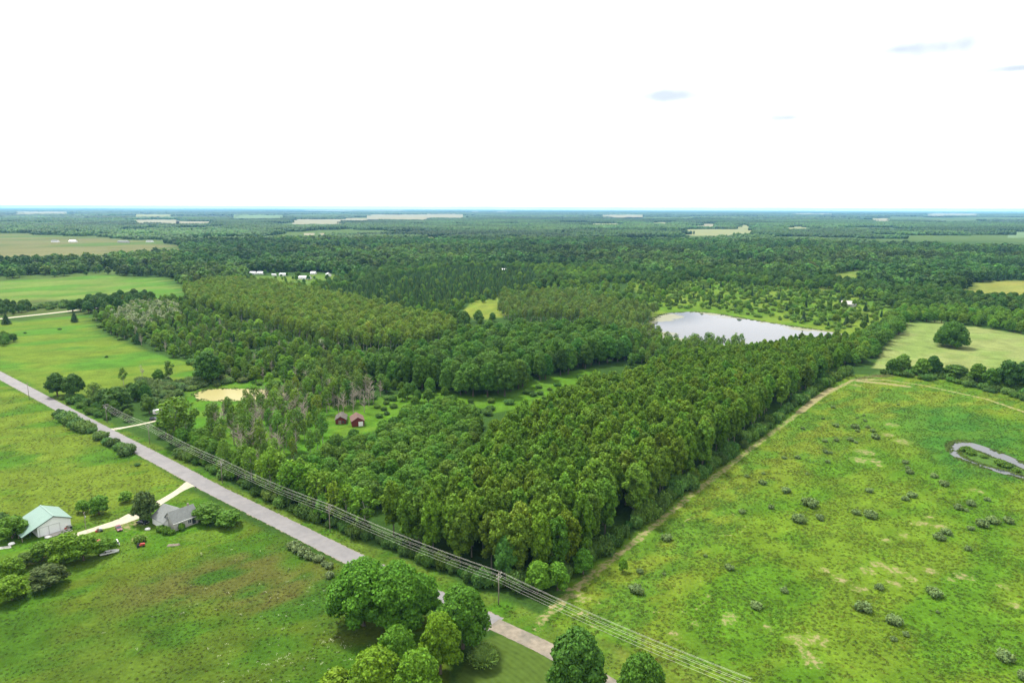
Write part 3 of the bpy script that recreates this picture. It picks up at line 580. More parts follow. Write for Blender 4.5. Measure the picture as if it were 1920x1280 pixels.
# stuff: many copies too far away to tell apart, one object per kind of mass
def gn_group(kind):
    g = bpy.data.node_groups.new('scatter_' + kind, 'GeometryNodeTree')
    g.interface.new_socket('Geometry', in_out='INPUT', socket_type='NodeSocketGeometry'); g.interface.new_socket('Geometry', in_out='OUTPUT', socket_type='NodeSocketGeometry')
    i = g.nodes.new('NodeGroupInput'); o = g.nodes.new('NodeGroupOutput'); ci = g.nodes.new('GeometryNodeCollectionInfo'); ci.inputs['Collection'].default_value = HIDDEN[kind]
    ci.inputs['Separate Children'].default_value = True; ci.inputs['Reset Children'].default_value = True
    ip = g.nodes.new('GeometryNodeInstanceOnPoints'); ip.inputs['Pick Instance'].default_value = True
    def attr(nm, ty):
        a = g.nodes.new('GeometryNodeInputNamedAttribute'); a.data_type = ty; a.inputs['Name'].default_value = nm; return a.outputs['Attribute']
    g.links.new(i.outputs[0], ip.inputs['Points']); g.links.new(ci.outputs[0], ip.inputs['Instance']); g.links.new(attr('variant', 'INT'), ip.inputs['Instance Index'])
    g.links.new(attr('rot', 'FLOAT_VECTOR'), ip.inputs['Rotation']); g.links.new(attr('size', 'FLOAT_VECTOR'), ip.inputs['Scale']); g.links.new(ip.outputs[0], o.inputs[0]); return g
def scatter(name, kind, P, scale, tints, label, cat_, seed=1, wide=None):
    P = np.asarray(P, float); n = len(P)
    if n == 0: return
    if P.shape[1] == 2: P = np.column_stack([P, np.zeros(n)])
    r = rngf(seed); me = bpy.data.meshes.new(name); me.vertices.add(n); me.vertices.foreach_set('co', P.astype(np.float32).ravel())
    def at_(nm, ty, key, d): a = me.attributes.new(nm, ty, 'POINT'); a.data.foreach_set(key, d.ravel())
    at_('variant', 'INT', 'value', r.integers(0, len(HIDDEN[kind].objects), n).astype(np.int32))
    at_('rot', 'FLOAT_VECTOR', 'vector', np.column_stack([np.zeros((n, 2)), r.uniform(0, 6.283, n)]).astype(np.float32))
    w = scale if wide is None else scale * wide
    at_('size', 'FLOAT_VECTOR', 'vector', np.column_stack([w, w, scale]).astype(np.float32))
    at_('tint', 'FLOAT_VECTOR', 'vector', np.asarray(tints).astype(np.float32))
    o = link(name, me, label=label, cat=cat_, kind='stuff'); md = o.modifiers.new('scatter', 'NODES'); md.node_group = gn_group(kind); return o

# ------------------------------------------------------------------ woods: where each kind stands
def jgrid(pg, sp, seed, jit=.36):
    r = rngf(seed); lo = pg.min(0); hi = pg.max(0); xs = np.arange(lo[0], hi[0] + sp, sp); ys = np.arange(lo[1], hi[1] + sp, sp * .92)
    Xg, Yg = np.meshgrid(xs, ys); Xg = Xg + (np.arange(len(ys)) % 2)[:, None] * sp * .5; P = np.stack([Xg.ravel(), Yg.ravel()], 1) + r.uniform(-jit, jit, (Xg.size, 2)) * sp
    return P[inside(P, pg)]
AVOID = [(PONDS['farm'], 3.), (PONDS['lake'], 3.), (PONDS['slough'], 1.)]
POLES = [xy(*p) for p in [(55, 748), (201, 792), (281, 832), (417, 905), (619, 997), (935, 1133)]]
WDIR = (POLES[5] - POLES[1]) / np.hypot(*(POLES[5] - POLES[1]))
BARN = [xy(634, 792), xy(668, 794)]
def clear(P, road=6.5, wires=5.0):
    ok = np.ones(len(P), bool)
    for pg, d in AVOID: ok &= sdf(P, pg) < -d
    ok &= line_dist(P, np.vstack([ROAD, GRAVEL])) > road; ok &= line_dist(P, DRIVE) > 4
    ok &= line_dist(P, np.array(POLES[1:] + [POLES[5] + WDIR * 90])) > wires
    # keep the red sheds in view: a lane towards the camera
    for b in BARN: ok &= line_dist(P, np.array([b + unit(b) * 7, b - unit(b) * 17])) > 6.5
    return P[ok]
ZONES = []
WOODS = {}      # kind -> list of (pos, height, wide, tint, label, group)
def wood(kind, pg, sp, hr, seed, label, group, wide=(.85, 1.2), frac=1.0, base=None, var=.14, jit=.36, road=6.5, wires=5.0):
    P = clear(jgrid(pg, sp, seed, jit), road, wires); r = rngf(seed + 5); ZONES.append(pg)
    if frac < 1: P = P[r.uniform(0, 1, len(P)) < frac]
    for q in P:
      if kind == 'poplar':
        lab2, g2 = label, group; hh = r.uniform(*hr) * (1 - .38 * smooth(np.array([q[1]]), 330, 600)[0])
        de = line_dist(q[None], FRONT)[0]; dt = line_dist(q[None], SIDE)[0]
        if de < 7: lab2, g2 = 'tall poplar in the front row of the wood facing the power line', 'front row poplars by the power line'
        elif dt < 7: lab2, g2 = 'tall poplar in the outer row of the wood beside the dirt track', 'outer row poplars by the track'
        WOODS.setdefault(kind, []).append((q, hh, r.uniform(*wide), jit_tint(kind, r, var, base), lab2, g2)); continue
      WOODS.setdefault(kind, []).append((q, r.uniform(*hr), r.uniform(*wide), jit_tint(kind, r, var, base), label, group))
# the poplar plantation beside the meadow
POP = poly([(690, 1002), (820, 1058), (930, 1095), (1010, 1100), (1075, 1064), (1220, 952), (1335, 868), (1500, 742), (1585, 690), (1618, 660), (1600, 645), (1500, 655, 0), (1420, 640, 15), (1250, 660, 15), (1190, 690, 18), (1110, 705, 18), (1040, 735, 20), (960, 770, 20), (905, 805, 20), (900, 850, 20), (840, 890, 20), (740, 895, 20), (660, 920, 20)])
FRONT = POP[:4]; SIDE = POP[3:9]
wood('poplar', POP, 6.6, (19.5, 24.5), 21, 'tall green poplar crowded in the dense wood beside the right-hand meadow', 'poplars of the planted wood', (.85, 1.15), var=.13)
# brushy skirt of the plantation along the track and the wires
edge = resample(np.array([xy(*p) for p in [(560, 962), (700, 1012), (820, 1064), (930, 1104), (1015, 1108), (1085, 1068), (1228, 958), (1343, 874), (1506, 748), (1592, 696)]]), 4.2)
re_ = rngf(31)
for q in edge + re_.uniform(-1.3, 1.3, edge.shape):
    WOODS.setdefault('thicket', []).append((q, re_.uniform(3.0, 7.0), re_.uniform(.5, .85), jit_tint('thicket', re_, .15), 'leafy shrub at the foot of the tall poplar wood', 'shrubs along the poplar wood'))
# lower broadleaf wood left of the plantation
wood('broad', poly([(520, 900, 6), (560, 870, 8), (640, 815, 8), (700, 800, 8), (760, 760, 10), (830, 735, 10), (885, 750, 12), (905, 800, 12), (895, 850, 12), (840, 890, 12), (700, 900, 12), (650, 930, 12), (560, 930, 8)]), 6.0, (7.5, 12.5), 22, 'rounded dark green tree in the low wood in front of the red sheds', 'low broadleaf wood before the sheds', (.9, 1.25))
# roadside aspens with pale trunks
wood('aspen', poly([(440, 918), (520, 952), (640, 1000), (700, 1012), (690, 985), (620, 955), (530, 920), (450, 890)]), 5.0, (15, 19), 23, 'slender pale-trunked aspen on the wood edge by the power line', 'aspens by the power line', (.95, 1.35), base=(.058, .122, .012))
wood('thicket', poly([(330, 862), (420, 905), (520, 955), (640, 1004), (630, 985), (520, 935), (430, 890), (340, 845)]), 4.6, (2.5, 5.), 24, 'roadside shrub under the aspens by the power line', 'shrubs by the power line', (.7, 1.1), wires=2.2)
# thin sparse aspens and dead stems round the farm pond
wood('aspen', poly([(440, 900), (400, 870), (370, 800, 0), (470, 770), (600, 730), (660, 760), (620, 800), (600, 860), (520, 890)]), 9.5, (11, 17), 25, 'thin airy aspen in the glade near the yellow pond', 'airy aspens near the pond', (.8, 1.2), base=(.052, .104, .016))
wood('dead', poly([(440, 890), (410, 850), (400, 800), (480, 770), (600, 730), (720, 740), (690, 775), (600, 790), (560, 860)]), 8.6, (10, 17), 26, 'bare grey dead tree in the glade near the yellow pond', 'bare dead trees in the glade', (.9, 1.2))
wood('aspen', poly([(560, 750), (600, 700), (680, 700), (690, 745), (650, 765)]), 6.5, (12, 17), 27, 'grey-green aspen behind the red sheds', 'aspens behind the sheds', (.85, 1.2), base=(.048, .092, .018))
wood('broad', poly([(300, 862), (345, 868), (400, 895), (440, 912), (450, 890), (400, 850), (350, 820), (305, 830)]), 6., (7, 12), 28, 'bushy green tree beside the roadside pole and side driveway', 'trees beside the side driveway', road=8.)
# dark tall grove in the middle
GROVE = poly([(770, 690, 0), (745, 660, 12), (800, 640, 16), (870, 608, 18), (960, 600, 18), (1050, 597, 18), (1150, 605, 18), (1190, 615, 18), (1200, 660, 0), (1170, 680), (1090, 692), (1080, 702), (1000, 715), (960, 742), (900, 748), (870, 742), (780, 730), (700, 722), (680, 705)])
wood('grove', GROVE, 8.6, (16, 22.5), 29, 'big dark green tree in the tall grove at mid-distance', 'trees of the dark tall grove', (.85, 1.15))
wood('broad', poly([(650, 720), (680, 690), (720, 700), (800, 735), (880, 752), (860, 770), (760, 765), (690, 745)]), 10, (6, 11), 30, 'small green tree at the near edge of the dark grove', 'small trees before the dark grove', frac=.8)
wood('thicket', poly([(640, 770), (700, 745), (860, 745), (900, 760), (1100, 700), (1120, 715), (940, 775), (760, 800)]), 8, (1.8, 3.6), 32, 'low shrub in the grassy strip before the dark grove', 'shrubs in the grassy strip', frac=.4)
# olive aspen belt running across
wood('aspen', poly([(345, 552), (400, 538), (500, 540), (620, 565), (720, 590), (830, 615), (860, 630), (800, 655), (720, 660), (640, 655), (540, 630), (440, 600), (360, 580)]), 7.2, (14, 18.5), 33, 'olive green aspen in the long belt across the mid-distance', 'aspens of the long olive belt', (1.0, 1.5), base=(.064, .112, .016))
wood('aspen', poly([(935, 590), (940, 565), (1060, 556), (1130, 570), (1240, 590), (1245, 650), (1190, 640), (1100, 612), (1040, 605), (960, 605)]), 8.0, (11, 16), 34, 'grey-green aspen in the stand left of the lake', 'aspens left of the lake', (.95, 1.35), base=(.062, .108, .024))
# mixed scrub wood below the belt
SCR = poly([(170, 600), (240, 570), (345, 565), (440, 605), (560, 640), (680, 665), (740, 680), (700, 712), (640, 705), (600, 715), (500, 730), (440, 715), (400, 700), (350, 680), (285, 655), (215, 635)])
wood('broad', SCR, 11.5, (6, 12), 35, 'green broadleaf tree in the mixed scrub behind the farm pond', 'trees of the mixed scrub', base=(.056, .118, .012), var=.26, frac=.72)
wood('aspen', SCR, 14, (9, 14), 36, 'thin aspen in the mixed scrub behind the farm pond', 'aspens of the mixed scrub', frac=.8)
wood('spruce', SCR, 30, (7, 12), 37, 'single dark spruce in the mixed scrub behind the farm pond', 'spruces of the mixed scrub', frac=.7)
wood('dead', SCR, 22, (7, 12), 38, 'bare grey stem in the mixed scrub behind the farm pond', 'bare stems of the mixed scrub', frac=.6)
wood('blossom', poly([(200, 605), (250, 575), (330, 575), (340, 600), (290, 620), (230, 620)]), 8.0, (8, 12), 39, 'tree with whitish blossom at the left end of the scrub wood', 'blossoming trees at the scrub wood')
wood('blossom', SCR, 42, (6, 9), 40, 'lone whitish blossoming tree inside the mixed scrub', 'blossoming trees in the mixed scrub', frac=.7)
wood('thicket', SCR, 10, (2, 4.5), 41, 'low shrub in the mixed scrub behind the farm pond', 'shrubs of the mixed scrub', frac=.6, base=(.055, .105, .022))
# young spruce plantation
wood('spruce', poly([(520, 552), (640, 545), (720, 530), (850, 505), (1000, 508), (1010, 535), (960, 560), (880, 565), (820, 600), (720, 592), (620, 572)]), 6.6, (7, 11), 42, 'small dark spruce in the planted spruce block', 'spruces of the planted block', (.9, 1.25), frac=.72, base=(.028, .066, .017), var=.2)
wood('broad', poly([(560, 556), (640, 548), (850, 508), (1000, 512), (960, 556), (800, 596), (700, 580)]), 16, (6, 10), 57, 'light green tree scattered among the planted spruces', 'green trees among the spruces', base=(.054, .112, .014), frac=.8)
wood('broad', poly([(700, 600), (760, 590), (860, 560), (1000, 545), (1130, 530), (1230, 530), (1240, 570), (1060, 556), (940, 560), (900, 560), (830, 605), (760, 610)]), 15, (6, 12), 43, 'bright green tree between the spruce block and the lake', 'bright trees past the spruce block', base=(.062, .122, .012), frac=.7)
# scrub meadow beyond the lake
SM = poly([(1230, 580), (1210, 545), (1300, 525), (1420, 538), (1560, 548), (1650, 565), (1700, 598), (1640, 628), (1600, 625), (1500, 608), (1400, 592), (1330, 580)])
wood('broad', SM, 17, (4, 10), 44, 'bright green small tree in the scrub meadow beyond the lake', 'small trees beyond the lake', base=(.058, .118, .012), var=.2, frac=.75)
wood('thicket', SM, 12, (2, 4.5), 45, 'low shrub in the scrub meadow beyond the lake', 'shrubs beyond the lake', frac=.7, base=(.06, .115, .022))
wood('spruce', SM, 40, (6, 12), 46, 'dark spruce in the scrub meadow beyond the lake', 'spruces beyond the lake', frac=.7)
# screen between plantation and lake, hedge left of the hay field
wood('broad', poly([(1180, 690), (1200, 640), (1300, 660), (1420, 665), (1600, 660), (1640, 640), (1650, 665), (1590, 690), (1500, 680), (1300, 690)]), 8, (6, 10.5), 47, 'green tree between the poplar wood and the lake', 'trees between wood and lake', frac=.8)
wood('broad', poly([(1590, 680), (1620, 640), (1680, 600), (1700, 600), (1690, 625), (1650, 655), (1620, 690)]), 8, (9, 15), 48, 'green hedgerow tree along the left side of the hay field', 'trees left of the hay field')
wood('broad', poly([(1690, 605), (1700, 585), (1800, 585), (1930, 600), (2200, 625), (2200, 655), (1930, 628), (1800, 608), (1740, 604)]), 9.5, (9, 13), 49, 'bright green tree in the thick hedge behind the hay field', 'trees behind the hay field', base=(.050, .112, .010))
wood('broad', poly([(1240, 555), (1220, 530), (1400, 522), (1560, 545), (1660, 560), (1740, 575), (1930, 590), (1930, 570), (1840, 566), (1780, 552), (1660, 545), (1560, 530), (1420, 515), (1280, 510)]), 13, (11, 17), 50, 'dark tree in the belt behind the scrub meadow', 'trees behind the scrub meadow', base=(.032, .074, .012))
wood('thicket', poly([(1610, 706), (1690, 706), (1800, 722), (1930, 754), (2100, 795), (2100, 745), (1930, 712), (1800, 700), (1700, 694)]), 5.0, (2.0, 4.8), 51, 'low shrub in the rough strip between meadow and hay field', 'shrubs between meadow and hay field', (.7, 1.1), frac=.8)
wood('aspen', poly([(1185, 690), (1200, 645), (1290, 652), (1400, 655), (1390, 680), (1300, 690)]), 8.5, (10, 15), 58, 'airy aspen in front of the left end of the lake', 'aspens in front of the lake', (.9, 1.3), base=(.054, .108, .018))
wood('thicket', poly([(92, 754), (165, 782), (192, 790), (212, 782), (200, 765), (130, 744)]), 4.6, (2.2, 4.6), 62, 'shrub at the foot of the dark roadside clump', 'shrubs of the roadside clump', (.7, 1.1), wires=3.5)
wood('thicket', poly([(245, 742), (258, 716), (350, 714), (450, 700), (475, 714), (372, 730), (330, 745), (300, 765)]), 6.0, (2.2, 4.6), 63, 'grey-green shrub on the bank left of the yellow pond', 'shrubs on the pond bank', base=(.050, .088, .028))
wood('broad', poly([(165, 768), (260, 795), (300, 770), (290, 740), (240, 735), (175, 748)]), 9.5, (7, 12), 64, 'green tree inside the roadside clump beyond the road', 'inner trees of the roadside clump', base=(.036, .078, .013), frac=.75, road=9.)
# far-left hedges
wood('broad', poly([(-150, 606), (-100, 580), (0, 574), (50, 572), (62, 582), (28, 592), (0, 592), (-100, 607)]), 9, (5, 11), 52, 'dark green tree in the hedge by the far-left lane', 'hedge trees by the far lane', base=(.032, .072, .013))
wood('thicket', poly([(60, 583), (75, 572), (150, 566), (190, 565), (170, 573), (100, 581)]), 9, (2, 5), 59, 'low hedge shrub behind the far-left lane', 'shrubs behind the far lane', frac=.8)
wood('broad', poly([(465, 530), (468, 514), (620, 514), (632, 530), (560, 544)]), 17, (5, 10), 61, 'green tree between the white houses of the far hamlet', 'trees in the far hamlet', frac=.45)
wood('broad', poly([(-40, 648), (-30, 632), (20, 632), (32, 640), (10, 650)]), 6, (4, 8), 53, 'dark bush tree at the left edge of the green field', 'bush trees at the left edge')
wood('broad', poly([(130, 585), (185, 568), (275, 562), (290, 575), (200, 590)]), 11, (11, 17), 54, 'dark round tree at the end of the far-left lane', 'dark trees at the lane end', base=(.024, .062, .012), frac=.9)

ZP = [a_ for a_ in ZONES]
FILL = poly([(330, 530), (460, 522), (640, 530), (720, 505), (860, 492), (1000, 492), (1240, 508), (1330, 505), (1420, 512), (1560, 522), (1700, 545), (1800, 556), (1930, 560), (2300, 575), (2300, 640), (1930, 604), (1760, 590), (1700, 598), (1640, 570), (1560, 552), (1420, 545), (1300, 530), (1225, 535), (1235, 575), (1080, 562), (940, 600), (900, 612), (840, 620), (700, 590), (560, 560), (440, 545)])
Pf = jgrid(FILL, 9.5, 56, .42); kf = np.ones(len(Pf), bool)
for zp in ZP + OPEN: kf &= ~inside(Pf, zp)
Pf = Pf[kf]; r56 = rngf(56)
for q in Pf:
    if r56.uniform() < .86:
        bright = vnoise(q[None], 60, 44)[0] > .52
        WOODS['broad'].append((q, r56.uniform(7, 14), r56.uniform(.85, 1.25), jit_tint('broad', r56, .2, (.052, .112, .012) if bright else (.034, .080, .013)), 'green tree in the mixed woods between spruce block and lake', 'trees of the middle woods'))
LIMIT = dict(poplar=300, broad=135, grove=95, aspen=270, spruce=150, dead=120, blossom=45, thicket=150)
REST = dict(poplar='poplar_wood', broad='broadleaf_wood', grove='grove', aspen='aspen_wood', spruce='spruce_wood', dead='dead_stems', blossom='blossoming_wood', thicket='undergrowth')
SLAB = dict(poplar='far part of the dense green poplar wood', broad='mixed green broadleaf trees beyond the nearer woods', grove='back of the dark tall grove', aspen='olive aspen wood at mid-distance', spruce='planted block of small dark spruces', dead='bare grey stems far in the scrub', blossom='whitish blossoming trees far off', thicket='low green undergrowth between the trees')
for kind, lst in WOODS.items():
    lst.sort(key=lambda a: np.hypot(*a[0])); k = LIMIT[kind]
    for q, h, w, tn, lab, grp in lst[:k]: plant(kind, q, h, lab, grp, w, tn, raw=True)
    rest = lst[k:]
    if rest:
        ph = PROTO[kind][0]['h']
        scatter(REST[kind], kind, np.array([a[0] for a in rest]), np.array([a[1] / ph for a in rest]), np.array([a[3] for a in rest]), SLAB[kind], 'wood', 60 + len(kind), np.array([a[2] for a in rest]))

# ------------------------------------------------------------------ the forest to the horizon (one mass)
start = np.array([xy(*p) for p in [(-900, 524), (0, 524), (340, 524), (350, 540), (460, 528), (640, 528), (700, 512), (850, 498), (1000, 500), (1240, 520), (1330, 514), (1420, 520), (1560, 530), (1660, 545), (1780, 552), (1930, 552), (2900, 552)]])
def far_ok(P, pad=0):
    ang = np.arctan2(P[:, 0], P[:, 1]); sa = np.arctan2(start[:, 0], start[:, 1]); sr = np.hypot(*start.T); rr = np.hypot(*P.T)
    ok = (np.abs(ang) < R(43)) & (rr > np.interp(ang, sa, sr))
    for pg in OPEN: ok &= sdf(P, pg) < -pad
    return ok
rf = rngf(9)
sp = 11.2; xs = np.arange(-2000, 2000, sp); ys = np.arange(700, 2500, sp); Xf, Yf = np.meshgrid(xs, ys); P = np.stack([Xf.ravel(), Yf.ravel()], 1) + rf.uniform(-.42, .42, (Xf.size, 2)) * sp
P = P[np.hypot(*P.T) < 2450]; P = P[far_ok(P)]
dens = vnoise(P, 160, 8); P = P[rf.uniform(0, 1, len(P)) < np.maximum(smooth(dens, .30, .42), .12)]
zone = vnoise(P, 130, 4); zone2 = vnoise(P, 260, 6); con = (vnoise(P, 90, 12, 2) > .66) & (rf.uniform(0, 1, len(P)) < .75)
def ftint(P, base, r):
    z = smooth(vnoise(P, 130, 4), .3, .7)[:, None]; z2 = smooth(vnoise(P, 260, 6), .35, .65)[:, None]; n = len(P)
    z3 = smooth(vnoise(P, 45, 24, 2), .3, .7)[:, None]; c = np.array(base) * (.58 + .62 * z + .36 * z3) * (1 + (z2 - .5) * np.array([[.35, .1, 0]])); return c * (1 + r.normal(0, .16, (n, 1))) * (1 + r.normal(0, .08, (n, 3)))
A = P[~con]; B = P[con]
scatter('forest', 'wood', A, np.clip(rf.normal(1.05, .26, len(A)) * (.72 + .6 * vnoise(A, 120, 14)), .4, 1.8), ftint(A, TINT['wood'], rf), 'wide green broadleaf forest stretching behind the lake and fields', 'forest', 3, rf.uniform(1.0, 1.6, len(A)))
scatter('conifer_forest', 'woodc', B, rf.uniform(.7, 1.3, len(B)), ftint(B, TINT['woodc'], rf), 'dark conifer stands within the wide forest', 'forest', 4, rf.uniform(.9, 1.4, len(B)))
# farther woods as hectare stands
def stand(r, size=104., sp=11.5):
    n = int(size / sp); out = []
    for i in range(n):
        for j in range(n):
            c = np.array([(i + .5 + r.uniform(-.4, .4)) * sp - size / 2, (j + .5 + r.uniform(-.4, .4)) * sp - size / 2, 0]); h = r.uniform(7, 19); w = r.uniform(4.2, 9.0)
            V = ICO1[0] * np.array([w, w, h * .52]) * (1 + r.normal(0, .15, (len(ICO1[0]), 1))); V[:, 2] = np.maximum(V[:, 2] + h * .5, -.2); out.append((V + c, ICO1[1]))
    return cat_mesh(out)
hid = bpy.data.collections.new('kit_stand'); HIDDEN['stand'] = hid
for i in range(3): V, T = stand(rngf(400 + i)); hid.objects.link(bpy.data.objects.new('kit_stand_%d' % i, mesh('stand', V, T, [M['leaf']])))
def stands(name, d0, d1, step, sxy, szz, seed, label, basec, cover_=.93):
    r = rngf(seed); n = int(d1 / step) + 2; xs = np.arange(-n, n) * step; ys = np.arange(int(d0 * .7 / step), n) * step; Xs, Ys = np.meshgrid(xs, ys); P = np.stack([Xs.ravel(), Ys.ravel()], 1) + r.uniform(-.1, .1, (Xs.size, 2)) * step
    rr = np.hypot(*P.T); P = P[(rr > d0) & (rr < d1)]; P = P[far_ok(P, step * .25)]; P = P[r.uniform(0, 1, len(P)) < cover_]; P = P[(vnoise(P, step * 4.5, 35, 3) > .355)]
    rr = np.hypot(*P.T); z = np.where(rr > 7000, np.maximum(0, smooth(rr, 9000, 26000) * (vnoise(P, 9000, 5, 3) - .42) * 40), 0)
    zz_ = smooth(vnoise(P, 500, 4, 3), .3, .7)[:, None]; z9 = smooth(vnoise(P, 1500, 34, 3), .35, .65)[:, None]; c = np.array(basec) * (.55 + .55 * zz_ + .5 * z9) * (1 + r.normal(0, .10, (len(P), 1))) * (1 + r.normal(0, .05, (len(P), 3)))
    sz = szz * r.uniform(.8, 1.2, len(P)) * (.8 + .4 * vnoise(P, 700, 15))
    o = scatter(name, 'stand', np.column_stack([P, z - 1]), sz, c, label, 'forest', seed, np.full(len(P), sxy) / sz); return o
stands('distant_forest', 2430, 7500, 96., 1.0, 1.0, 71, 'distant dark green forest below the horizon', (.038, .084, .022))
stands('horizon_forest', 7400, 24000, 330., 3.4, 1.25, 72, 'hazy blue forest along the horizon', (.034, .072, .026), .9)
# ------------------------------------------------------------------ single trees and shrubs near the camera
def tree(kind, px, py, h, rad, label, tint=None, group=None, var=None):
    nominal = dict(maple=9.2 / 20, shade=6.6 / 16, oak=13.5 / 20, broad=5 / 12, grove=6.4 / 20, poplar=4 / 23, aspen=3 / 16, spruce=2.5 / 11, shrub=1.7 / 2.2, thicket=3 / 3.4, willow=3.6 / 5.5, blossom=4.6 / 11, dead=.2)[kind]
    return plant(kind, xy(px, py), h, label, group, wide=(rad / h) / nominal, tint=tint, var=var)
tree('maple', 682, 1172, 20, 10, 'huge spreading maple at the left of the roadside clump', (.040, .110, .010), var=0)
tree('maple', 748, 1182, 20.5, 10, 'huge spreading maple at the right of the roadside clump', (.038, .104, .010), var=1)
tree('shade', 790, 1165, 15, 6.5, 'lower leafy tree tucked against the big maple by the road', (.040, .108, .010), var=2)
tree('shade', 868, 1215, 18, 7.6, 'dark green round tree beside the asphalt end of the road', (.036, .096, .010), var=0)
tree('shade', 826, 1262, 17, 6.0, 'yellow-green upright tree in front of the roadside clump', (.060, .122, .008), var=1)
tree('shade', 745, 1290, 17, 5.8, 'green tree rising behind the yellow-green pair at the bottom', (.044, .110, .010), var=2)
tree('shade', 706, 1330, 16, 7.2, 'yellow-green tree cut by the bottom edge left of centre', (.064, .126, .009), var=0)
tree('shade', 786, 1335, 16, 6.6, 'bright green tree cut by the bottom edge beside the mown lawn', (.052, .118, .009), var=1)
tree('broad', 632, 1325, 10, 5, 'small yellow-green tree at the bottom edge beside the dark field', (.07, .125, .010))
tree('willow', 905, 1246, 6.2, 4.0, 'round feathery pale green bush on the mown lawn', (.066, .120, .028))
tree('shade', 1080, 1322, 20, 7.8, 'tall dark glossy tree at the bottom beside the gravel road', (.030, .080, .012), var=2)
tree('shade', 1200, 1345, 16.5, 6.2, 'round dark tree cut by the bottom edge under the power line', (.034, .086, .010), var=0)
tree('broad', 948, 1084, 15, 4.6, 'bluish green tree at the front corner of the poplar wood', (.040, .112, .022))
tree('broad', 1008, 1110, 10.5, 4.8, 'bright green bushy tree left of the track mouth', (.056, .132, .012))
tree('broad', 1045, 1106, 9.5, 4.2, 'bright green low tree at the track mouth', (.050, .124, .012))
tree('broad', 1093, 1076, 9, 3.8, 'small green tree on the wood corner beside the track', (.042, .115, .012))
tree('broad', 1168, 1072, 5, 1.7, 'tiny bright green tree standing alone beside the track', (.060, .135, .012))
tree('aspen', 1022, 1075, 17, 3.2, 'half-bare pale-limbed tree at the wood corner', (.075, .115, .03))
# yard
tree('broad', 273, 977, 12, 5.4, 'loose dark tree beside the driveway and the grey house', (.034, .060, .018))
tree('broad', 392, 978, 7.5, 6.4, 'broad green bush tree between house and road, left half', (.040, .092, .012))
tree('broad', 430, 986, 6.2, 5.2, 'broad green bush tree between house and road, right half', (.042, .100, .012))
tree('broad', 186, 964, 7.5, 4.4, 'round green tree behind the driveway near the barn', (.042, .104, .012))
tree('broad', 156, 960, 5, 2.8, 'small light green tree left of the round tree near the barn', (.052, .12, .012))
tree('broad', 236, 940, 4.5, 3.0, 'small pale bush in the field behind the driveway', (.060, .13, .016))
tree('broad', 24, 1008, 8, 5.8, 'green tree at the left end of the barn', (.044, .100, .010))
tree('broad', 0, 996, 7, 4.5, 'dark tree behind the left end of the barn', (.028, .066, .012))
tree('broad', 128, 1052, 10, 6.4, 'large yellow-green tree in the yard in front of the barn', (.052, .108, .008))
tree('broad', 157, 1050, 9, 5.6, 'leafy yard tree next to the parked old vehicles', (.048, .104, .008))
tree('broad', 200, 1036, 5.5, 3.8, 'small tree growing between the old vehicles and the boat', (.050, .110, .012))
tree('broad', 78, 1050, 6.5, 4.2, 'small tree on the weedy pile left of the yard tree', (.046, .10, .010))
tree('broad', 48, 1062, 5, 3.4, 'thin low tree by the weedy pile at far left', (.04, .075, .014))
tree('broad', 93, 1098, 6.8, 6.2, 'dark olive round bush at the edge of the mown field', (.032, .052, .016))
tree('broad', 22, 1088, 8, 4.6, 'yellow-green tree above the lowest bush at the left edge', (.056, .115, .010))
tree('broad', 22, 1124, 7.5, 5.0, 'lowest yellow-green bush at the left edge', (.062, .125, .010))
tree('shrub', 262, 1016, 2.6, 2.2, 'small shrub behind the red yard tractor', (.045, .09, .012))
for k, (x, y, h, r_) in enumerate([(303, 995, 2.4, 1.9), (312, 1000, 3.0, 1.6), (322, 1001, 2.0, 1.3), (340, 993, 2.6, 1.5)]):
    tree('shrub', x, y, h, r_, ['leafy bush against the white gable of the house', 'tall bush at the corner of the house', 'low bush under the house corner', 'bush under the house window'][k], (.045, .10, .012))
for x, y, h, r_, lab in [(108, 742, 15, 7, 'dark tree at the left end of the roadside clump'), (140, 744, 15, 7, 'dark tree second in the roadside clump'), (222, 768, 14, 8.5, 'wide dark tree at the right end of the roadside clump'), (200, 762, 11, 6, 'green tree in the middle of the roadside clump')]: tree('broad', x, y, h, r_, lab, (.028, .066, .012))
tree('aspen', 178, 757, 13, 4.8, 'lighter airy tree between the dark roadside trees', (.048, .09, .016))
tree('aspen', 232, 722, 12, 2.6, 'slim tree behind the roadside clump', (.042, .09, .014)); tree('aspen', 318, 716, 15, 3.6, 'tall slim tree at the corner of the green field', (.038, .08, .014)); tree('broad', 298, 716, 9, 4.5, 'rounded green tree at the corner of the green field')
tree('dead', 267, 708, 10, 2, 'small bare dead tree behind the roadside clump')
tree('grove', 392, 718, 22, 10, 'very tall dark tree standing behind the pond bank', (.026, .070, .010))
tree('aspen', 332, 832, 24, 7.5, 'very tall light green tree beside the side driveway', (.056, .112, .014)); tree('aspen', 350, 822, 21, 6, 'tall light green tree right behind the side driveway', (.050, .104, .014))
tree('broad', 312, 816, 12, 6, 'leafy tree at the end of the side driveway', (.046, .11, .012))
tree('oak', 1783, 650, 23, 14.2, 'lone round dark tree standing in the pale hay field', (.030, .078, .010), var=0)
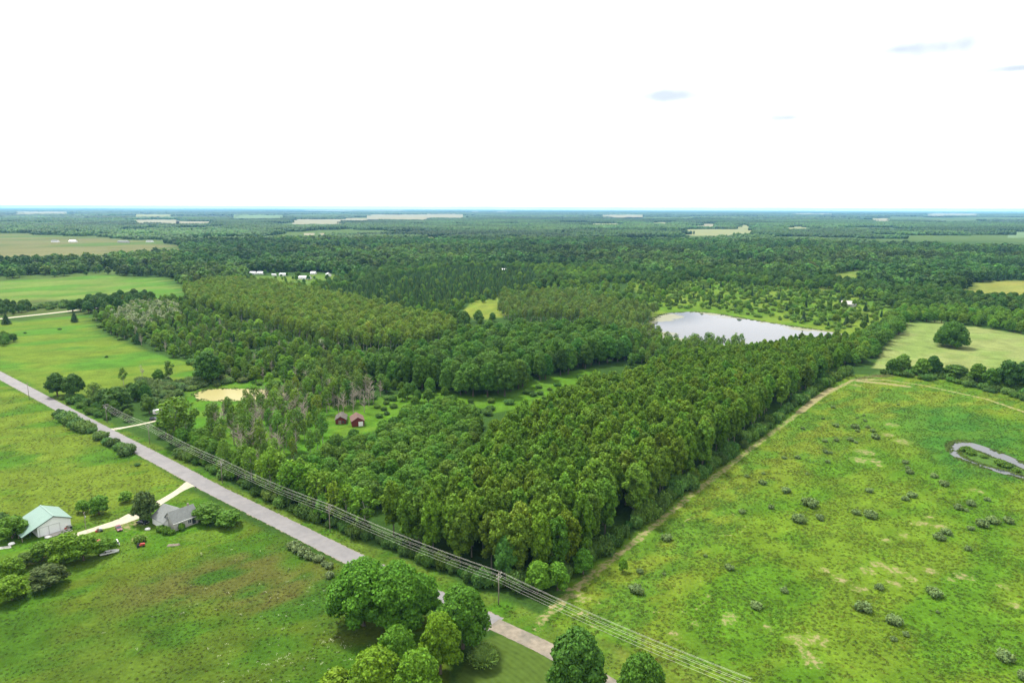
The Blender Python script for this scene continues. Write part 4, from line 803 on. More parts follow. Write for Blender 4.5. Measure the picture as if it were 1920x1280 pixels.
for x, y, h, r_, lab, tn in [(1675, 700, 11, 6, 'first tree of the hedge before the hay field', None), (1692, 696, 13, 6, 'taller second tree of the hedge before the hay field', None), (1728, 702, 12, 7, 'light green tree in the hedge before the hay field', None), (1748, 702, 14, 6, 'dark upright tree in the hedge before the hay field', (.022, .062, .012)), (1790, 708, 9.5, 9, 'wide low tree in the hedge before the hay field', (.036, .08, .014)),
                          (1832, 716, 13, 6, 'green tree left of the dark pair in the hedge', None), (1856, 726, 13, 6, 'mid-height tree in the hedge near the right edge', None), (1886, 728, 19, 8, 'tall dark tree in the hedge near the right edge', (.024, .064, .012)), (1922, 730, 19, 9, 'tall dark tree on the right edge of the picture', (.022, .06, .012))]: tree('broad', x, y, h, r_, lab, tn)
tree('spruce', 140, 604, 12, 3.6, 'dark spruce standing alone in the far green field', (.02, .045, .016)); tree('grove', 1207, 588, 13, 6, 'dark round tree left of the lake tip', (.018, .048, .014)); tree('spruce', 1214, 558, 9, 3, 'spruce behind the dark round tree by the lake')
tree('spruce', 12, 608, 11, 4.5, 'dark spruce beside the far-left lane', (.018, .042, .014))
tree('spruce', 1506, 604, 11, 3.4, 'dark spruce on the far bank of the lake', (.018, .04, .012)); tree('spruce', 1587, 610, 10, 3.6, 'second dark spruce on the far bank of the lake', (.018, .04, .012))
for x, y, r_ in [(112, 618, 1.8), (47, 625, 1.2), (200, 670, 1.4)]: tree('shrub', x, y, 1.5, r_, 'tiny dark bush alone in the far green field', (.03, .07, .012), 'bushes in the far green field')
# bushes in the right-hand meadow
mb = [z2(x, y) + (s,) for x, y, s in [(743, 58, 16), (850, 95, 19), (955, 152, 30), (905, 222, 27), (1000, 217, 18), (782, 170, 13), (650, 190, 14), (672, 30, 10), (748, 17, 9), (313, 308, 21), (175, 542, 29), (192, 457, 14), (594, 440, 18), (842, 543, 16), (714, 612, 22), (1196, 622, 31), (1336, 680, 29), (1512, 555, 29), (1268, 528, 18), (1834, 840, 31), (1224, 95, 15), (1415, 115, 19), (1385, 132, 15), (1403, 10, 15), (1515, 28, 15), (1558, 63, 19), (1680, 152, 19), (1625, 170, 18), (1661, 183, 10), (1774, 228, 24), (1732, 246, 25), (1850, 230, 20), (1681, 265, 14), (1570, 280, 20), (1538, 303, 22), (1164, 193, 17), (1228, 203, 25), (1668, 355, 14), (1390, 740, 14), (1333, 762, 13), (485, 388, 9), (1755, 135, 13), (1920, 930, 26), (945, 20, 8), (300, 470, 8), (1530, 640, 8)]]
mb += [(1500 + x / 4, 560 + y / 4, s * .6) for x, y, s in [(20, 972, 16), (172, 898, 12), (268, 950, 22), (415, 960, 28), (487, 914, 13), (510, 962, 16), (547, 990, 18), (565, 1035, 30), (185, 1066, 18), (272, 1060, 18), (380, 1057, 22), (420, 1075, 14), (190, 1147, 20), (225, 1155, 16), (208, 1222, 18), (430, 893, 9), (480, 873, 10), (250, 812, 18), (790, 1225, 22), (806, 1265, 16), (430, 990, 16), (735, 795, 10)]]
mb += [(1470, 858, 10), (1495, 857, 12)]
for x, y, s in mb:
    p = at(x, y); r_ = s / 2.4 / F * math.hypot(p[1], H) * 1.15
    tree('shrub', x, y + s / 6, r_ * 1.15, r_, 'rounded silvery green bush dotted in the right-hand meadow', np.array((.078, .125, .050)) * RT.uniform(.8, 1.15), 'bushes dotted over the meadow')
# roadside bushes
for x, y, s in [(445, 870, 34), (505, 905, 50), (540, 925, 46), (580, 955, 50), (620, 970, 48), (660, 985, 44), (690, 990, 30), (755, 1040, 42), (805, 1075, 32), (850, 1090, 38), (900, 1120, 38), (945, 1155, 54), (1030, 1240, 16)]:
    px, py = x / 4, 560 + y / 4; p = at(px, py); r_ = s / 4 / F * math.hypot(p[1], p[0], H) * 1.1
    tree('thicket', px, py + 3, r_ * 1.25, r_, 'rounded bush in the row along the far roadside verge', jit_tint('thicket', base=(.050, .100, .030)) / TB, 'bushes along the far verge')
for x, y, s in [(210, 372, 34), (240, 390, 36), (268, 412, 38), (302, 430, 30), (355, 445, 30), (385, 468, 20), (415, 482, 24), (412, 535, 26)]:
    px, py = 480 + x / 3, 900 + y / 3; p = at(px, py); r_ = s / 3 / F * math.hypot(p[1], p[0], H)
    tree('shrub', px, py + 3, r_ * 1.2, r_, 'pale silvery bush in the row beside the near road', (.078, .115, .055), 'bushes beside the near road')
for x, y, s in [(1812, 846, 3.2), (1820, 852, 2.6), (1878, 872, 3.4), (1890, 876, 2.6), (1904, 884, 2.2), (1845, 858, 1.8)]:
    tree('shrub', x, y, s * .8, s, 'green bush on the islet in the right-hand pond', (.040, .085, .010), 'bushes on the pond islet')

# ------------------------------------------------------------------ meadow growth (uncountable)
def b_tuft(r, n=16):
    a = r.uniform(0, 6.283, n); rr = r.uniform(0, .42, n); pos = np.stack([np.cos(a) * rr, np.sin(a) * rr, np.full(n, .12)], 1)
    d = np.stack([np.cos(a), np.sin(a), np.full(n, 2.2)], 1); return cards(pos, d + r.normal(0, .25, (n, 3)), np.stack([np.cos(a) * .7, np.sin(a) * .7, np.full(n, .5)], 1), r.uniform(.25, .5, n), r.uniform(.12, .28, n), r)
hid = bpy.data.collections.new('kit_tuft'); HIDDEN['tuft'] = hid
for i in range(4): V, T = b_tuft(rngf(900 + i)); hid.objects.link(bpy.data.objects.new('kit_tuft_%d' % i, mesh('tuft', V, T, [M['leaf']])))
rg = rngf(55)
def grass(name, pg, sp, smin, smax, label, seed, far=330.):
    P = jgrid(pg, sp, seed, .5); P = P[(P[:, 1] > 125) & (np.abs(P[:, 0]) < P[:, 1] * .86 + 15) & (np.hypot(*P.T) < far * (1.18 - .5 * rg.uniform(0, 1, len(P)) ** 2))]
    ok = line_dist(P, np.vstack([ROAD, GRAVEL])) > 4.2
    ok &= line_dist(P, DRIVE) > 3
    for q in PONDS.values(): ok &= sdf(P, q) < -.3
    P = P[ok]; c, b = cover(P); keep = (b < .35) & (vnoise(P, 7, 91, 3) + rg.uniform(-.25, .25, len(P)) > .40); P = P[keep]; c = c[keep]; n = len(P)
    s = rg.uniform(smin, smax, n) * (.6 + .8 * vnoise(P, 11, 92, 3)); tn = c * rg.uniform(.78, 1.4, (n, 1)) * (1 + rg.normal(0, .06, (n, 3)))
    scatter(name, 'tuft', P, s, tn, label, 'grass', seed, np.full(n, 1.25))
grass('meadow_grass', MEADOW, 1.15, .7, 1.6, 'tussocky green grass of the right-hand meadow', 81, 520.)
grass('field_grass', poly([(-150, 1400), (-100, 1040), (60, 1015), (345, 920), (480, 985), (640, 1060), (860, 1190), (800, 1400)]), 1.3, .5, 1.0, 'long dark grass of the field below the house', 82)
grass('rough_grass', poly([(-300, 712), (0, 716), (60, 748), (200, 826), (345, 908), (250, 970), (80, 1015), (-200, 1010)]), 1.7, .7, 1.4, 'rough yellowish grass left of the road', 83, 460.)
grass('verge_grass', poly([(60, 722), (220, 802), (330, 852), (460, 927), (640, 1002), (1000, 1145), (1080, 1182), (1400, 1400), (1350, 1400), (640, 1030), (330, 878), (60, 735)]), 1.2, .5, 1.1, 'grass of the roadside verge under the power line', 84, 420.)
# reeds round the waters
rp = []
for k_, n_p, wd in (('slough', 900, .7), ('lake', 1400, 2.2), ('farm', 260, 1.2)):
    q_ = resample(np.vstack([PONDS[k_], PONDS[k_][:1]]), .5 if k_ != 'lake' else 1.5); i_ = rg.integers(0, len(q_), n_p); keep_ = vnoise(q_[i_], 9, 66, 2) > .45; rp.append(q_[i_][keep_] + rg.normal(0, wd, (int(keep_.sum()), 2)))
iq = resample(np.vstack([ISLE, ISLE[:1]]), .5); rp.append(iq[rg.integers(0, len(iq), 700)] + rg.normal(0, .35, (700, 2)))
rp = np.vstack(rp); scatter('reeds', 'tuft', rp, rg.uniform(1.3, 2.6, len(rp)), np.array([.05, .085, .016]) * rg.uniform(.6, 1.4, (len(rp), 1)), 'reeds and sedge fringing the ponds and the lake', 'reeds', 85)
# white wildflowers in the dark field
M['flower'] = plain('flower', (.6, .6, .45), .8, .1, var=.1)
fp = []
for x, y, n, s in [(640, 1225, 26, 5), (520, 1220, 14, 8), (555, 1100, 10, 7), (440, 1140, 14, 12), (330, 1150, 8, 10), (470, 1250, 18, 9), (410, 1040, 8, 6), (500, 1270, 20, 5), (610, 1200, 10, 3)]:
    fp.append(xy(x, y) + rg.normal(0, s, (n, 2)))
hid = bpy.data.collections.new('kit_flower'); HIDDEN['flower'] = hid
fv = cards(rg.normal(0, .22, (7, 3)) * [1, 1, .2] + [0, 0, .5], np.array([[0, 0, 1.]] * 7) + rg.normal(0, .2, (7, 3)), rg.normal(size=(7, 3)), np.full(7, .11), np.full(7, .11), rg)
hid.objects.link(bpy.data.objects.new('kit_flower_0', mesh('flower', fv[0], fv[1], [M['flower']])))
fp = np.vstack(fp); scatter('wildflowers', 'flower', fp, rg.uniform(.6, 1.3, len(fp)), np.ones((len(fp), 3)), 'white wildflowers sprinkled over the dark field', 'flowers', 5)

m, t, o = newmat('mown_lawn'); p = N(t, 'ShaderNodeBsdfPrincipled'); p.inputs['Roughness'].default_value = .95; p.inputs['Specular IOR Level'].default_value = .03; L(t, p.outputs[0], o.inputs[0])
tc_ = N(t, 'ShaderNodeTexCoord'); mp_ = N(t, 'ShaderNodeMapping'); mp_.inputs['Location'].default_value = (30, -128, 0); L(t, tc_.outputs['Object'], mp_.inputs[0])
w_ = N(t, 'ShaderNodeTexWave', wave_type='RINGS', rings_direction='Z'); w_.inputs['Scale'].default_value = .20; w_.inputs['Distortion'].default_value = 2.6; w_.inputs['Detail'].default_value = 3; w_.inputs['Detail Scale'].default_value = .6; L(t, mp_.outputs[0], w_.inputs['Vector'])
n_ = N(t, 'ShaderNodeTexNoise'); n_.inputs['Scale'].default_value = .5; n_.inputs['Detail'].default_value = 7; L(t, tc_.outputs['Object'], n_.inputs['Vector'])
a1_ = N(t, 'ShaderNodeMath', operation='MULTIPLY_ADD'); L(t, w_.outputs['Fac'], a1_.inputs[0]); a1_.inputs[1].default_value = .16; a1_.inputs[2].default_value = .52
a2_ = N(t, 'ShaderNodeMath', operation='MULTIPLY_ADD'); L(t, n_.outputs['Fac'], a2_.inputs[0]); a2_.inputs[1].default_value = .8; L(t, a1_.outputs[0], a2_.inputs[2])
s_c = N(t, 'ShaderNodeVectorMath', operation='SCALE'); s_c.inputs[0].default_value = (.046, .076, .013); L(t, a2_.outputs[0], s_c.inputs['Scale']); L(t, s_c.outputs[0], p.inputs['Base Color'])
sheet('lawn', poly([(835, 1380), (868, 1250), (905, 1204), (936, 1186), (1000, 1220), (1060, 1252), (1130, 1296), (1260, 1390)]), .006, m, kind='structure')

# ------------------------------------------------------------------ buildings
M['green_roof'] = plain('green_metal_roof', (.135, .215, .18), .45, .4, var=.07, scale=.5, rows=('Y', 1.1, .35))
M['white_metal'] = plain('white_siding', (.66, .68, .68), .6, .3, var=.04, rows=('X', 1.5, .3))
M['white'] = plain('white_paint', (.72, .72, .70), .6, .3, var=.05)
M['trim'] = plain('dark_trim', (.05, .07, .06), .6)
M['dark'] = plain('dark_interior', (.03, .028, .026), .9, .1)
M['concrete'] = plain('concrete', (.30, .28, .25), .9, .2, var=.15, scale=1.)
M['shingle'] = plain('grey_shingles', (.145, .155, .150), .85, .2, var=.18, scale=1.6, rows=('Z', 1.2, .4))
M['siding'] = plain('grey_siding', (.36, .35, .32), .7, .2, var=.08, rows=('Z', 2.0, .35))
M['glass'] = plain('window_glass', (.03, .04, .05), .1, .6, var=.1)
M['red'] = plain('red_boards', (.12, .022, .018), .8, .2, var=.25, rows=('X', 1.6, .3))
M['brown_roof'] = plain('brown_shingles', (.115, .068, .058), .9, .2, var=.25, scale=1.2, rows=('Z', 1.2, .4))
M['old_roof'] = plain('weathered_roof', (.085, .075, .065), .9, .2, var=.5, scale=.8)
M['wood'] = plain('weathered_wood', (.20, .17, .135), .9, .1, var=.3)
M['steel'] = plain('galvanised_steel', (.45, .46, .47), .4, .5, .6, var=.1)
M['wire'] = plain('aluminium_wire', (.55, .55, .48), .5, .5, .0, var=.02)
def slab(mb, a, b, c, d, th):      # roof slope: quad a,b,c,d thickened downwards
    v = [a, b, c, d] + [(q[0], q[1], q[2] - th) for q in (a, b, c, d)]
    return mb.add(v, [(0, 1, 2, 3), (7, 6, 5, 4), (0, 4, 5, 1), (1, 5, 6, 2), (2, 6, 7, 3), (3, 7, 4, 0)])
def gable_roof(w, l, ze, zr, ov=.4, th=.15):   # ridge along local y, w across x
    mb = MB(); k = (zr - ze) / (w / 2); e = ze - k * ov; t = .12
    slab(mb, (0, -l / 2 - ov, zr + t), (w / 2 + ov, -l / 2 - ov, e + t), (w / 2 + ov, l / 2 + ov, e + t), (0, l / 2 + ov, zr + t), th)
    slab(mb, (0, l / 2 + ov, zr + t), (-w / 2 - ov, l / 2 + ov, e + t), (-w / 2 - ov, -l / 2 - ov, e + t), (0, -l / 2 - ov, zr + t), th); return mb
def gable_walls(w, l, ze, zr): return MB().prism([(-w / 2, -.2), (w / 2, -.2), (w / 2, ze), (0, zr), (-w / 2, ze)], -l / 2, l / 2)
def window(par, x, y, z, w, h, axis, frame='white'):   # axis: outward +-x / +-y
    n = {'x': (1, 0), '-x': (-1, 0), 'y': (0, 1), '-y': (0, -1)}[axis]; t = (abs(n[1]), abs(n[0]))
    def bx(u0, u1, d0, d1, z0, z1):
        xs_ = sorted([x + t[0] * u0 + n[0] * d0, x + t[0] * u1 + n[0] * d1]); ys_ = sorted([y + t[1] * u0 + n[1] * d0, y + t[1] * u1 + n[1] * d1]); return xs_ + ys_ + [z0, z1]
    f = MB(); e = .09
    f.box(*bx(-w / 2 - e, w / 2 + e, .0, .07, z - h / 2 - e, z - h / 2)); f.box(*bx(-w / 2 - e, w / 2 + e, .0, .07, z + h / 2, z + h / 2 + e)); f.box(*bx(-w / 2 - e, -w / 2, .0, .07, z - h / 2, z + h / 2)); f.box(*bx(w / 2, w / 2 + e, .0, .07, z - h / 2, z + h / 2)); f.box(*bx(-.03, .03, .0, .06, z - h / 2, z + h / 2))
    fo = f.build('window', M[frame], par); MB().box(*bx(-w / 2, w / 2, .003, .035, z - h / 2, z + h / 2)).build('pane', M['glass'], fo); return fo
# pole barn: local +y = gable front (towards lower right), local +x = lean-to side... front dir f, side dir s
def frame_at(corner, fdir): return math.atan2(fdir[1], fdir[0]) - math.pi / 2
f_ = unit(np.array([.77, -.64])); s_ = np.array([f_[1], -f_[0]])     # local +y = f_, local +x = s_
fr = xy(134, 988); BW, BL = 10.4, 13.2
bc = fr + s_ * BW / 2 - f_ * BL / 2
barn = empty('pole_barn', (bc[0], bc[1], 0), frame_at(fr, f_), label='white pole barn with green metal roof and open lean-to', cat='barn')
gable_walls(BW, BL, 3.9, 6.3).build('wall', M['white_metal'], barn)
mb_ = MB(); k_ = (6.3 - 3.9) / (BW / 2); ov = .45; lean = 5.0; xr = -BW / 2 - ov; xl = BW / 2 + lean
slab(mb_, (0, -BL / 2 - ov, 6.45), (0, BL / 2 + ov, 6.45), (xr, BL / 2 + ov, 6.45 + k_ * xr), (xr, -BL / 2 - ov, 6.45 + k_ * xr), .16)
slab(mb_, (0, BL / 2 + ov, 6.45), (0, -BL / 2 - ov, 6.45), (xl, -BL / 2 - ov, 6.45 - k_ * xl + .25), (xl, BL / 2 + ov, 6.45 - k_ * xl + .25), .16)
rf_ = mb_.build('roof', M['green_roof'], barn)
MB().box(-.18, .18, -BL / 2 - ov, BL / 2 + ov, 6.43, 6.55).build('ridge_cap', M['green_roof'], rf_)
tr_ = MB(); yb = BL / 2 + ov + .01
slab(tr_, (xr, yb, 6.43 + k_ * xr), (xr, yb + .06, 6.43 + k_ * xr), (0, yb + .06, 6.43), (0, yb, 6.43), .3); slab(tr_, (0, yb, 6.43), (0, yb + .06, 6.43), (xl, yb + .06, 6.43 - k_ * xl + .25), (xl, yb, 6.43 - k_ * xl + .25), .3); tr_.build('trim', M['trim'], rf_)
for y in (-BL / 2 + .2, -BL / 6, BL / 6, BL / 2 - .2): MB().box(xl - .4, xl - .2, y - .1, y + .1, -.2, 6.45 - k_ * xl + .3).build('post', M['wood'], barn)
MB().box(BW / 2 + .02, xl - .3, -BL / 2 + .1, -BL / 2 + .2, -.1, 2.2).build('back_panel', M['red'], barn)
yf = BL / 2
for x0, x1 in ((-1.6, 1.7), (1.85, 4.6)):
    d = MB().box(x0, x1, yf + .01, yf + .09, .05, 3.2).build('door', M['white_metal'], barn)
    fr_ = MB(); [fr_.box(*b) for b in ((x0 - .1, x0, yf + .01, yf + .13, .05, 3.3), (x1, x1 + .1, yf + .01, yf + .13, .05, 3.3), (x0, x1, yf + .01, yf + .13, 3.2, 3.32))]; fr_.build('frame', M['steel'], d)
MB().box(-4.1, -3.2, yf + .01, yf + .07, .05, 2.1).build('side_door', M['white'], barn)
MB().box(-4.6, 3.6, yf + .2, yf + 3.2, -.05, .06).build('apron', M['concrete'], barn)
# house: main wing ridge along local y (towards far right), rear cross wing
e2 = unit(np.array([.60, .80])); e1 = np.array([e2[1], -e2[0]])       # local +y = e2, local +x = e1 (towards the camera right)
hw0 = xy(327, 996); WL, WW = 9.0, 6.6
hc = hw0 + e2 * WL / 2 - e1 * WW / 2
house = empty('farmhouse', (hc[0], hc[1], 0), math.atan2(e2[1], e2[0]) - math.pi / 2, label='grey cross-gabled house with shingle roof beside the road', cat='house')
gable_walls(WW, WL, 3.3, 6.4).build('wall', M['siding'], house)
hr_ = gable_roof(WW, WL, 3.3, 6.4, .4).build('roof', M['shingle'], house)
MB().box(WW / 2 + .42, WW / 2 + .5, -WL / 2 - .4, WL / 2 + .4, 2.86, 3.04).build('gutter', M['white'], hr_)
# rear wing: ridge along local x, to the left
RW, RL = 9.5, 8.6; ox, oy = -5.0, -1.4
mbw = MB().prismx([(oy - RW / 2, -.2), (oy - RW / 2, 2.9), (oy, 6.1), (oy + RW / 2, 2.9), (oy + RW / 2, -.2)], ox - RL / 2, ox + RL / 2); mbw.build('wing_wall', M['white'], house)
rr_ = MB(); k2 = (6.1 - 2.9) / (RW / 2); o2 = .45
slab(rr_, (ox - RL / 2 - o2, oy, 6.23), (ox + RL / 2 + o2, oy, 6.23), (ox + RL / 2 + o2, oy + RW / 2 + o2, 6.23 - k2 * (RW / 2 + o2)), (ox - RL / 2 - o2, oy + RW / 2 + o2, 6.23 - k2 * (RW / 2 + o2)), .16)
slab(rr_, (ox + RL / 2 + o2, oy, 6.23), (ox - RL / 2 - o2, oy, 6.23), (ox - RL / 2 - o2, oy - RW / 2 - o2, 6.23 - k2 * (RW / 2 + o2)), (ox + RL / 2 + o2, oy - RW / 2 - o2, 6.23 - k2 * (RW / 2 + o2)), .16)
rr_.build('wing_roof', M['shingle'], house)
window(house, WW / 2, 1.3, 1.7, 1.2, 1.3, 'x'); window(house, WW / 2, -2.6, 1.7, .9, 1.2, 'x'); MB().box(WW / 2 + .005, WW / 2 + .05, 2.3, 3.6, .3, 2.5).build('patio_door', M['glass'], house)
window(house, -.2, WL / 2, 1.7, 1.2, 1.3, 'y'); window(house, .4, WL / 2, 4.3, .8, 1.0, 'y'); window(house, -.6, -WL / 2, 4.4, .8, 1.0, '-y')
MB().box(-.6, 2.2, WL / 2 + .02, WL / 2 + 1.4, -.05, .35).build('porch_step', M['concrete'], house)
MB().box(-1.2, -.6, 3.0, 3.6, 4.5, 6.9).build('chimney', M['wood'], house)
def small_house(px, py, w, l, ze, zr, rz, wallm, roofm, label, name='house', cat_='house', nwin=2, group=None, door=True, zoff=0):
    p = xy(px, py); h = empty(name, (p[0], p[1], 0), R(rz), label=label, cat=cat_, group=group)
    gable_walls(w, l, ze, zr).build('wall', M[wallm], h); gable_roof(w, l, ze, zr, .45, .18).build('roof', M[roofm], h)
    for i in range(nwin): window(h, w / 2, -l / 2 + l * (i + 1) / (nwin + 1), ze * .55, 1.1, 1.1, 'x'); window(h, -w / 2, -l / 2 + l * (i + 1) / (nwin + 1), ze * .55, 1.1, 1.1, '-x')
    if door: MB().box(-.5, .5, -l / 2 - .06, -l / 2 - .005, 0, 2.1).build('door', M['white'], h)
    return h
# red sheds in the glade
s1_ = small_house(640, 790, 5.5, 9, 2.5, 4.3, 10, 'red', 'old_roof', 'low weathered red shed with sagging dark roof in the glade', 'shed', 'shed', 1, door=False)
MB().box(-1.2, .3, -4.5 - .07, -4.5 - .005, 0, 2.0).build('door', M['wood'], s1_); MB().box(.9, 1.9, -4.57, -4.505, .6, 1.7).build('window', M['glass'], s1_)
s2_ = small_house(670, 794, 6.4, 9.5, 3.0, 5.0, 18, 'red', 'brown_roof', 'red shed with brown roof and large white door in the glade', 'shed', 'shed', 0, door=False)
MB().box(.2, 2.6, -4.83, -4.755, 0, 2.5).build('door', M['white'], s2_)
small_house(171, 582, 5, 6, 2.6, 4.2, 70, 'red', 'brown_roof', 'tiny reddish shed at the end of the far-left lane', 'shed', 'shed', 0)
# far homes
G_ = [(475, 514, 8, 13, 2.8, 4.8, 75, 'leftmost white house of the far hamlet'), (489, 514, 8, 13, 2.8, 4.8, 80, 'second white house from the left in the far hamlet'), (514, 517, 4, 9, 2.6, 3.4, 80, 'small white trailer home in the far hamlet'), (531, 517, 8, 14, 2.8, 4.6, 80, 'pale blue-grey house in the middle of the far hamlet'), (557, 498, 9, 13, 4.5, 7.5, 60, 'white house up the slope behind the far hamlet'), (572, 523, 10, 24, 3.0, 5.2, 75, 'long white house in front of the far hamlet'), (588, 514, 8, 11, 2.8, 4.8, 80, 'small grey house at the back of the far hamlet'), (616, 518, 8, 9, 4.0, 6.2, 30, 'white house at the right end of the far hamlet')]
M['pale_roof'] = plain('pale_roof', (.42, .44, .46), .6, .3, var=.1)
for x, y, w, l, a, b, rz, lab in G_: small_house(x, y, w, l * .78, a, b, rz, 'white', 'pale_roof', lab)
for x, y, w, l, a, b, rz, wm, rm, lab in [(104, 454, 12, 22, 4, 7, 80, 'white', 'shingle', 'pale farm building at the left of the far field'), (137, 454, 12, 22, 4, 6.5, 85, 'white', 'steel', 'white farm building beside the first one at the far field'), (232, 455, 14, 34, 4, 7, 85, 'siding', 'shingle', 'long grey farm building behind the far field'), (281, 454, 12, 20, 4, 6.5, 80, 'white', 'shingle', 'small white building at the right of the far field'), (350, 463, 16, 34, 5, 9, 85, 'white', 'white', 'big white barn at the right end of the far field'), (373, 463, 16, 36, 5, 9, 80, 'white', 'white', 'second big white barn at the right end of the far field'),
    (1591, 574, 11, 16, 3.2, 6.5, 65, 'siding', 'siding', 'pale house among trees beyond the lake'), (1640, 542, 10, 22, 3.2, 5.0, 85, 'white', 'white', 'white roofed home in the trees beyond the lake'), (1588, 535, 7, 12, 3, 5, 80, 'white', 'white', 'tiny white shed deep in the trees beyond the lake'), (944, 509, 9, 14, 3, 5.5, 80, 'white', 'steel', 'small white roofed home behind the spruce block'), (784, 496, 8, 12, 3, 5.5, 70, 'white', 'shingle', 'small white house in the forest right of the hamlet'), (725, 497, 9, 12, 3, 6, 80, 'white', 'shingle', 'small house just above the spruce block')]:
    small_house(x, y, w, l, a, b, rz, wm, rm, lab, 'farm_building' if 'farm' in lab or 'barn' in lab else 'house', 'building' if 'farm' in lab or 'barn' in lab else 'house')

# ------------------------------------------------------------------ vehicles and yard things
M['maroon'] = plain('maroon_paint', (.13, .022, .035), .3, .5, var=.1); M['black'] = plain('black_paint', (.012, .013, .016), .25, .5, var=.1); M['tyre'] = plain('tyre', (.02, .02, .02), .9); M['rim'] = plain('rim', (.4, .4, .4), .4, .5, .7); M['lamp'] = plain('lamp_glass', (.6, .6, .58), .2, .5); M['tail'] = plain('tail_lamp', (.3, .02, .02), .3, .5)
M['redp'] = plain('red_paint', (.30, .035, .025), .4, .4, var=.2); M['whitep'] = plain('white_gloss', (.66, .66, .64), .3, .5, var=.05); M['silver'] = plain('silver_paint', (.40, .42, .44), .35, .5, .3, var=.08)
def car(px, py, rz, paint, label, suv=False, name='parked_car', pos=None):
    p = xy(px, py) if pos is None else pos; c = empty(name, (p[0], p[1], 0), R(rz), label=label, cat='car'); w = .88; h1 = .92 if suv else .82; h2 = 1.72 if suv else 1.42
    mb = MB(); prof = [(-2.25, .28), (2.2, .28), (2.3, .55), (2.2, h1 - .12), (1.2, h1), (-1.9, h1 + .05), (-2.25, h1 - .08)]
    n = len(prof); v = []
    for y, s in ((-w, .96), (-w * .98, 1), (w * .98, 1), (w, .96)): v += [(x * s, y, .28 + (z - .28) * s) for x, z in prof]
    f = [tuple(range(n)), tuple(range(4 * n - 1, 3 * n - 1, -1))] + [(i + k * n, i + (k + 1) * n, (i + 1) % n + (k + 1) * n, (i + 1) % n + k * n) for k in range(3) for i in range(n)]
    mb.add(v, f).build('body', M[paint], c)
    b0, b1, t0, t1 = (-2.1, 1.15, -1.85, .25) if suv else (-1.75, 1.05, -1.1, .2)
    cab = MB().add([(b0, -.82, h1), (b1, -.82, h1), (b1, .82, h1), (b0, .82, h1), (t0, -.64, h2 - .06), (t1, -.64, h2 - .06), (t1, .64, h2 - .06), (t0, .64, h2 - .06)], [(3, 2, 1, 0), (4, 5, 6, 7), (0, 1, 5, 4), (1, 2, 6, 5), (2, 3, 7, 6), (3, 0, 4, 7)]).build('window_band', M['glass'], c)
    MB().box(t0 - .03, t1 + .05, -.66, .66, h2 - .055, h2).build('roof', M[paint], c)
    for x in (-1.4, 1.4):
        for y in (-.8, .8):
            wh = MB().tube([(x, y - .11, .32), (x, y + .11, .32)], .32, 14).build('wheel', M['tyre'], c); MB().tube([(x, y - .115, .32), (x, y + .115, .32)], .18, 10).build('rim', M['rim'], wh)
    for y in (-.62, .62): MB().box(2.2, 2.27, y - .18, y + .18, .56, .72).build('headlight', M['lamp'], c); MB().box(-2.27, -2.2, y - .16, y + .16, .6, .78).build('tail_light', M['tail'], c)
    return c
car(223, 992, -50, 'maroon', 'maroon car parked on the grass beside the driveway')
car(268, 981, -15, 'black', 'black car parked beside the grey house')
car(289, 787, 5, 'black', 'black car parked at the end of the side driveway', True)
car(184, 1019, 150, 'redp', 'old red car half hidden under the yard tree')
car(217, 1020, 130, 'whitep', 'old white car beside the small tree in the yard', True)
# white boat in the grass
def boat(px, py, rz, label, l=5.6, w=1.9):
    p = xy(px, py); b = empty('boat', (p[0], p[1], 0), R(rz), label=label, cat='boat'); mb = MB(); st = []
    for f in np.linspace(0, 1, 9): hw = w / 2 * (1 if f < .55 else max(.04, 1 - ((f - .55) / .45) ** 2)); st.append([(f * l - l / 2, -hw, .95 + .2 * f), (f * l - l / 2, -hw * .75, .35 + .1 * f), (f * l - l / 2, 0, .22 + .25 * f ** 3), (f * l - l / 2, hw * .75, .35 + .1 * f), (f * l - l / 2, hw, .95 + .2 * f)])
    v = [q for s in st for q in s]; f = [(i * 5 + j, i * 5 + j + 1, (i + 1) * 5 + j + 1, (i + 1) * 5 + j) for i in range(8) for j in range(4)] + [(4, 3, 2, 1, 0)]; mb.add(v, f).build('hull', M['whitep'], b)
    fl = MB().add([(s[0][0], s[0][1] * .94, .62) for s in st] + [(s[4][0], s[4][1] * .94, .62) for s in st], [(i, i + 1, i + 10, i + 9) for i in range(8)]).build('deck', M['silver'], b)
    for x in (-1.4, .2): MB().box(x, x + .35, -.7, .7, .625, .85).build('bench', M['wood'], b)
    MB().box(-l / 2 - .35, -l / 2 - .02, -.2, .2, .5, 1.35).build('motor', M['black'], b)
    tr = MB().box(-2.2, 2.6, -.06, .06, .12, .22).box(-.7, -.6, -.9, .9, .12, .2); tr.build('trailer_frame', M['steel'], b)
    for y in (-.95, .95): MB().tube([(-.65, y - .08, .26), (-.65, y + .08, .26)], .26, 10).build('wheel', M['tyre'], b)
boat(206, 1038, 28, 'long white boat on a trailer at the edge of the mown field')
# camper seen behind the tall tree
cp = xy(296, 776); cm = empty('camper', (cp[0], cp[1], 0), R(20), label='small white camper behind the tall tree by the side driveway', cat='camper')
MB().prismx([(-1.1, .5), (1.1, .5), (1.1, 2.5), (.8, 2.7), (-.8, 2.7), (-1.1, 2.5)], -2.3, 2.3).build('body', M['whitep'], cm); MB().box(-1.2, -.2, -1.14, -1.105, 1.5, 2.1).build('window', M['glass'], cm); MB().box(.6, 1.3, -1.14, -1.105, .6, 2.3).build('door', M['silver'], cm); MB().box(-2.25, 2.25, -1.135, -1.105, 1.05, 1.22).build('stripe', M['redp'], cm)
for y in (-1, 1): MB().tube([(0, y - .1, .32), (0, y + .1, .32)], .32, 10).build('wheel', M['tyre'], cm)
